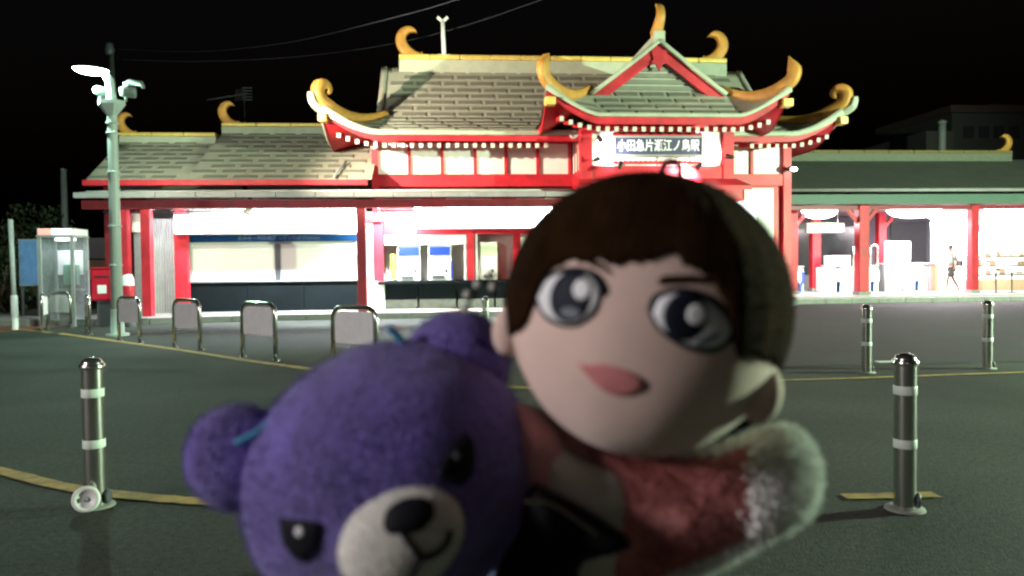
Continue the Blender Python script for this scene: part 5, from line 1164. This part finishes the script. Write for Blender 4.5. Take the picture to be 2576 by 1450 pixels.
def ear2(px, py, r_, dist, tabpts, tabd, inner):
    c = Binv @ atd(px, py, dist); rr_ = Vector((r_, r_*0.62, r_)); mb = lump(c, rr_, 0.04, 2.2, 36, 24, seed=px*0.1); pn = []
    for i in range(2600):
        u = random.uniform(0, 6.283); z = random.uniform(-1, 1); s_ = math.sqrt(1-z*z); d = Vector((s_*math.cos(u), s_*math.sin(u), z)); pn.append((c+Vector((d.x*rr_.x, d.y*rr_.y, d.z*rr_.z))*0.99, d))
    fuzz(mb, pn, 0.0030, 0.00025, droop=0); e = local_obj(mb, 'ear', 'purple', bear)
    ix, iy, ia, ib = inner; Me = Matrix.Translation(bbase) @ camyaw @ Matrix.Translation(c)
    o = local_obj(patch(oval(ix, iy, ia, ib), Me, rr_, 1.0, -0.03, 6), 'inner_ear', 'purpleshade', e); o.location = c
    pt = smoothpath([Binv @ atd(x, y, tabd) for x, y in tabpts], 5)
    local_obj(MB().tube(pt, [0.0013]+[0.0021]*(len(pt)-2)+[0.0013], 8), 'ribbon_tab', 'cyan', e)
ear2(600, 1152, 0.0290, BD+0.004, [(592, 1116), (640, 1094), (690, 1056)], BD-0.021, (642, 1158, 62, 112))
ear2(1152, 912, 0.0290, BD+0.012, [(975, 822), (1000, 846), (1024, 878)], BD-0.004, (1180, 935, 80, 85))
# muzzle, nose, mouth, eyes
mz = ell_hit(1010, 1356, MHb, brad, 0.97)
mrot = Matrix.Rotation(R(0), 3, 'Y')
mzb = lump(mz, (0.0304, 0.0185, 0.0235), 0.03, 2, 40, 26, seed=8.0); pn = []
for i in range(3500):
    u = random.uniform(0, 6.283); z = random.uniform(-1, 1); s_ = math.sqrt(1-z*z); d = Vector((s_*math.cos(u), s_*math.sin(u), z)); pn.append((mz+Vector((d.x*0.0302, d.y*0.0184, d.z*0.0233)), d))
fuzz(mzb, pn, 0.0014, 0.00022, droop=0); muz = local_obj(mzb, 'muzzle', 'muzzle', bear); muz.matrix_local = Binv @ MHb
Mmz = MHb @ Matrix.Translation(mz); mrad = (0.0304, 0.0185, 0.0235)
def mpatch(name, poly, sc, m, puff): 
    o = local_obj(patch(poly, Mmz, mrad, sc, puff), name, m, muz); o.location = mz; return o
mpatch('nose', [(962, 1322), (972, 1285), (1010, 1256), (1060, 1250), (1092, 1270), (1090, 1305), (1060, 1335), (1010, 1345), (975, 1342)], 1.02, 'thread', 0.10)
def mline(name, pts):
    pp = smoothpath([ell_hit(x, y, Mmz, mrad, 1.02) for x, y in pts], 5); o = local_obj(MB().tube(pp, 0.0016, 8), name, 'thread', muz); o.location = mz
mline('mouth_line', [(1012, 1340), (1030, 1368), (1052, 1392), (1056, 1408)]); mline('mouth_line', [(1056, 1404), (1088, 1398), (1122, 1372), (1134, 1335)]); mline('mouth_line', [(1056, 1406), (1042, 1432), (1030, 1462)])
bpatch('eye', [(701, 1303), (730, 1306), (770, 1310), (806, 1318), (808, 1350), (796, 1386), (766, 1412), (740, 1404), (718, 1376), (706, 1340)], 1.01, 'thread', 0.02, close=3); bpatch('eye_shine', oval(752, 1338, 11, 13), 1.034, 'eyewhite', 0.004)
bpatch('eye', [(1098, 1182), (1124, 1140), (1155, 1102), (1172, 1092), (1192, 1112), (1196, 1150), (1190, 1190), (1160, 1222), (1128, 1218), (1104, 1202)], 1.01, 'thread', 0.02, close=3); bpatch('eye_shine', oval(1150, 1148, 8, 10), 1.034, 'greythread', 0.004)
# body below the frame, and a paw
tb2 = lump(Binv @ atd(1130, 1700, BD+0.02), (0.055, 0.045, 0.062), 0.03, 2, 40, 28); local_obj(tb2, 'body', 'purple', bear)
for px in (800, 1440): local_obj(lump(Binv @ atd(px, 1640, BD+0.015), (0.020, 0.019, 0.034), 0.03, 2, 24, 18, rot=Matrix.Rotation(R(25 if px < 1000 else -25), 3, 'Y')), 'arm', 'purple', bear)
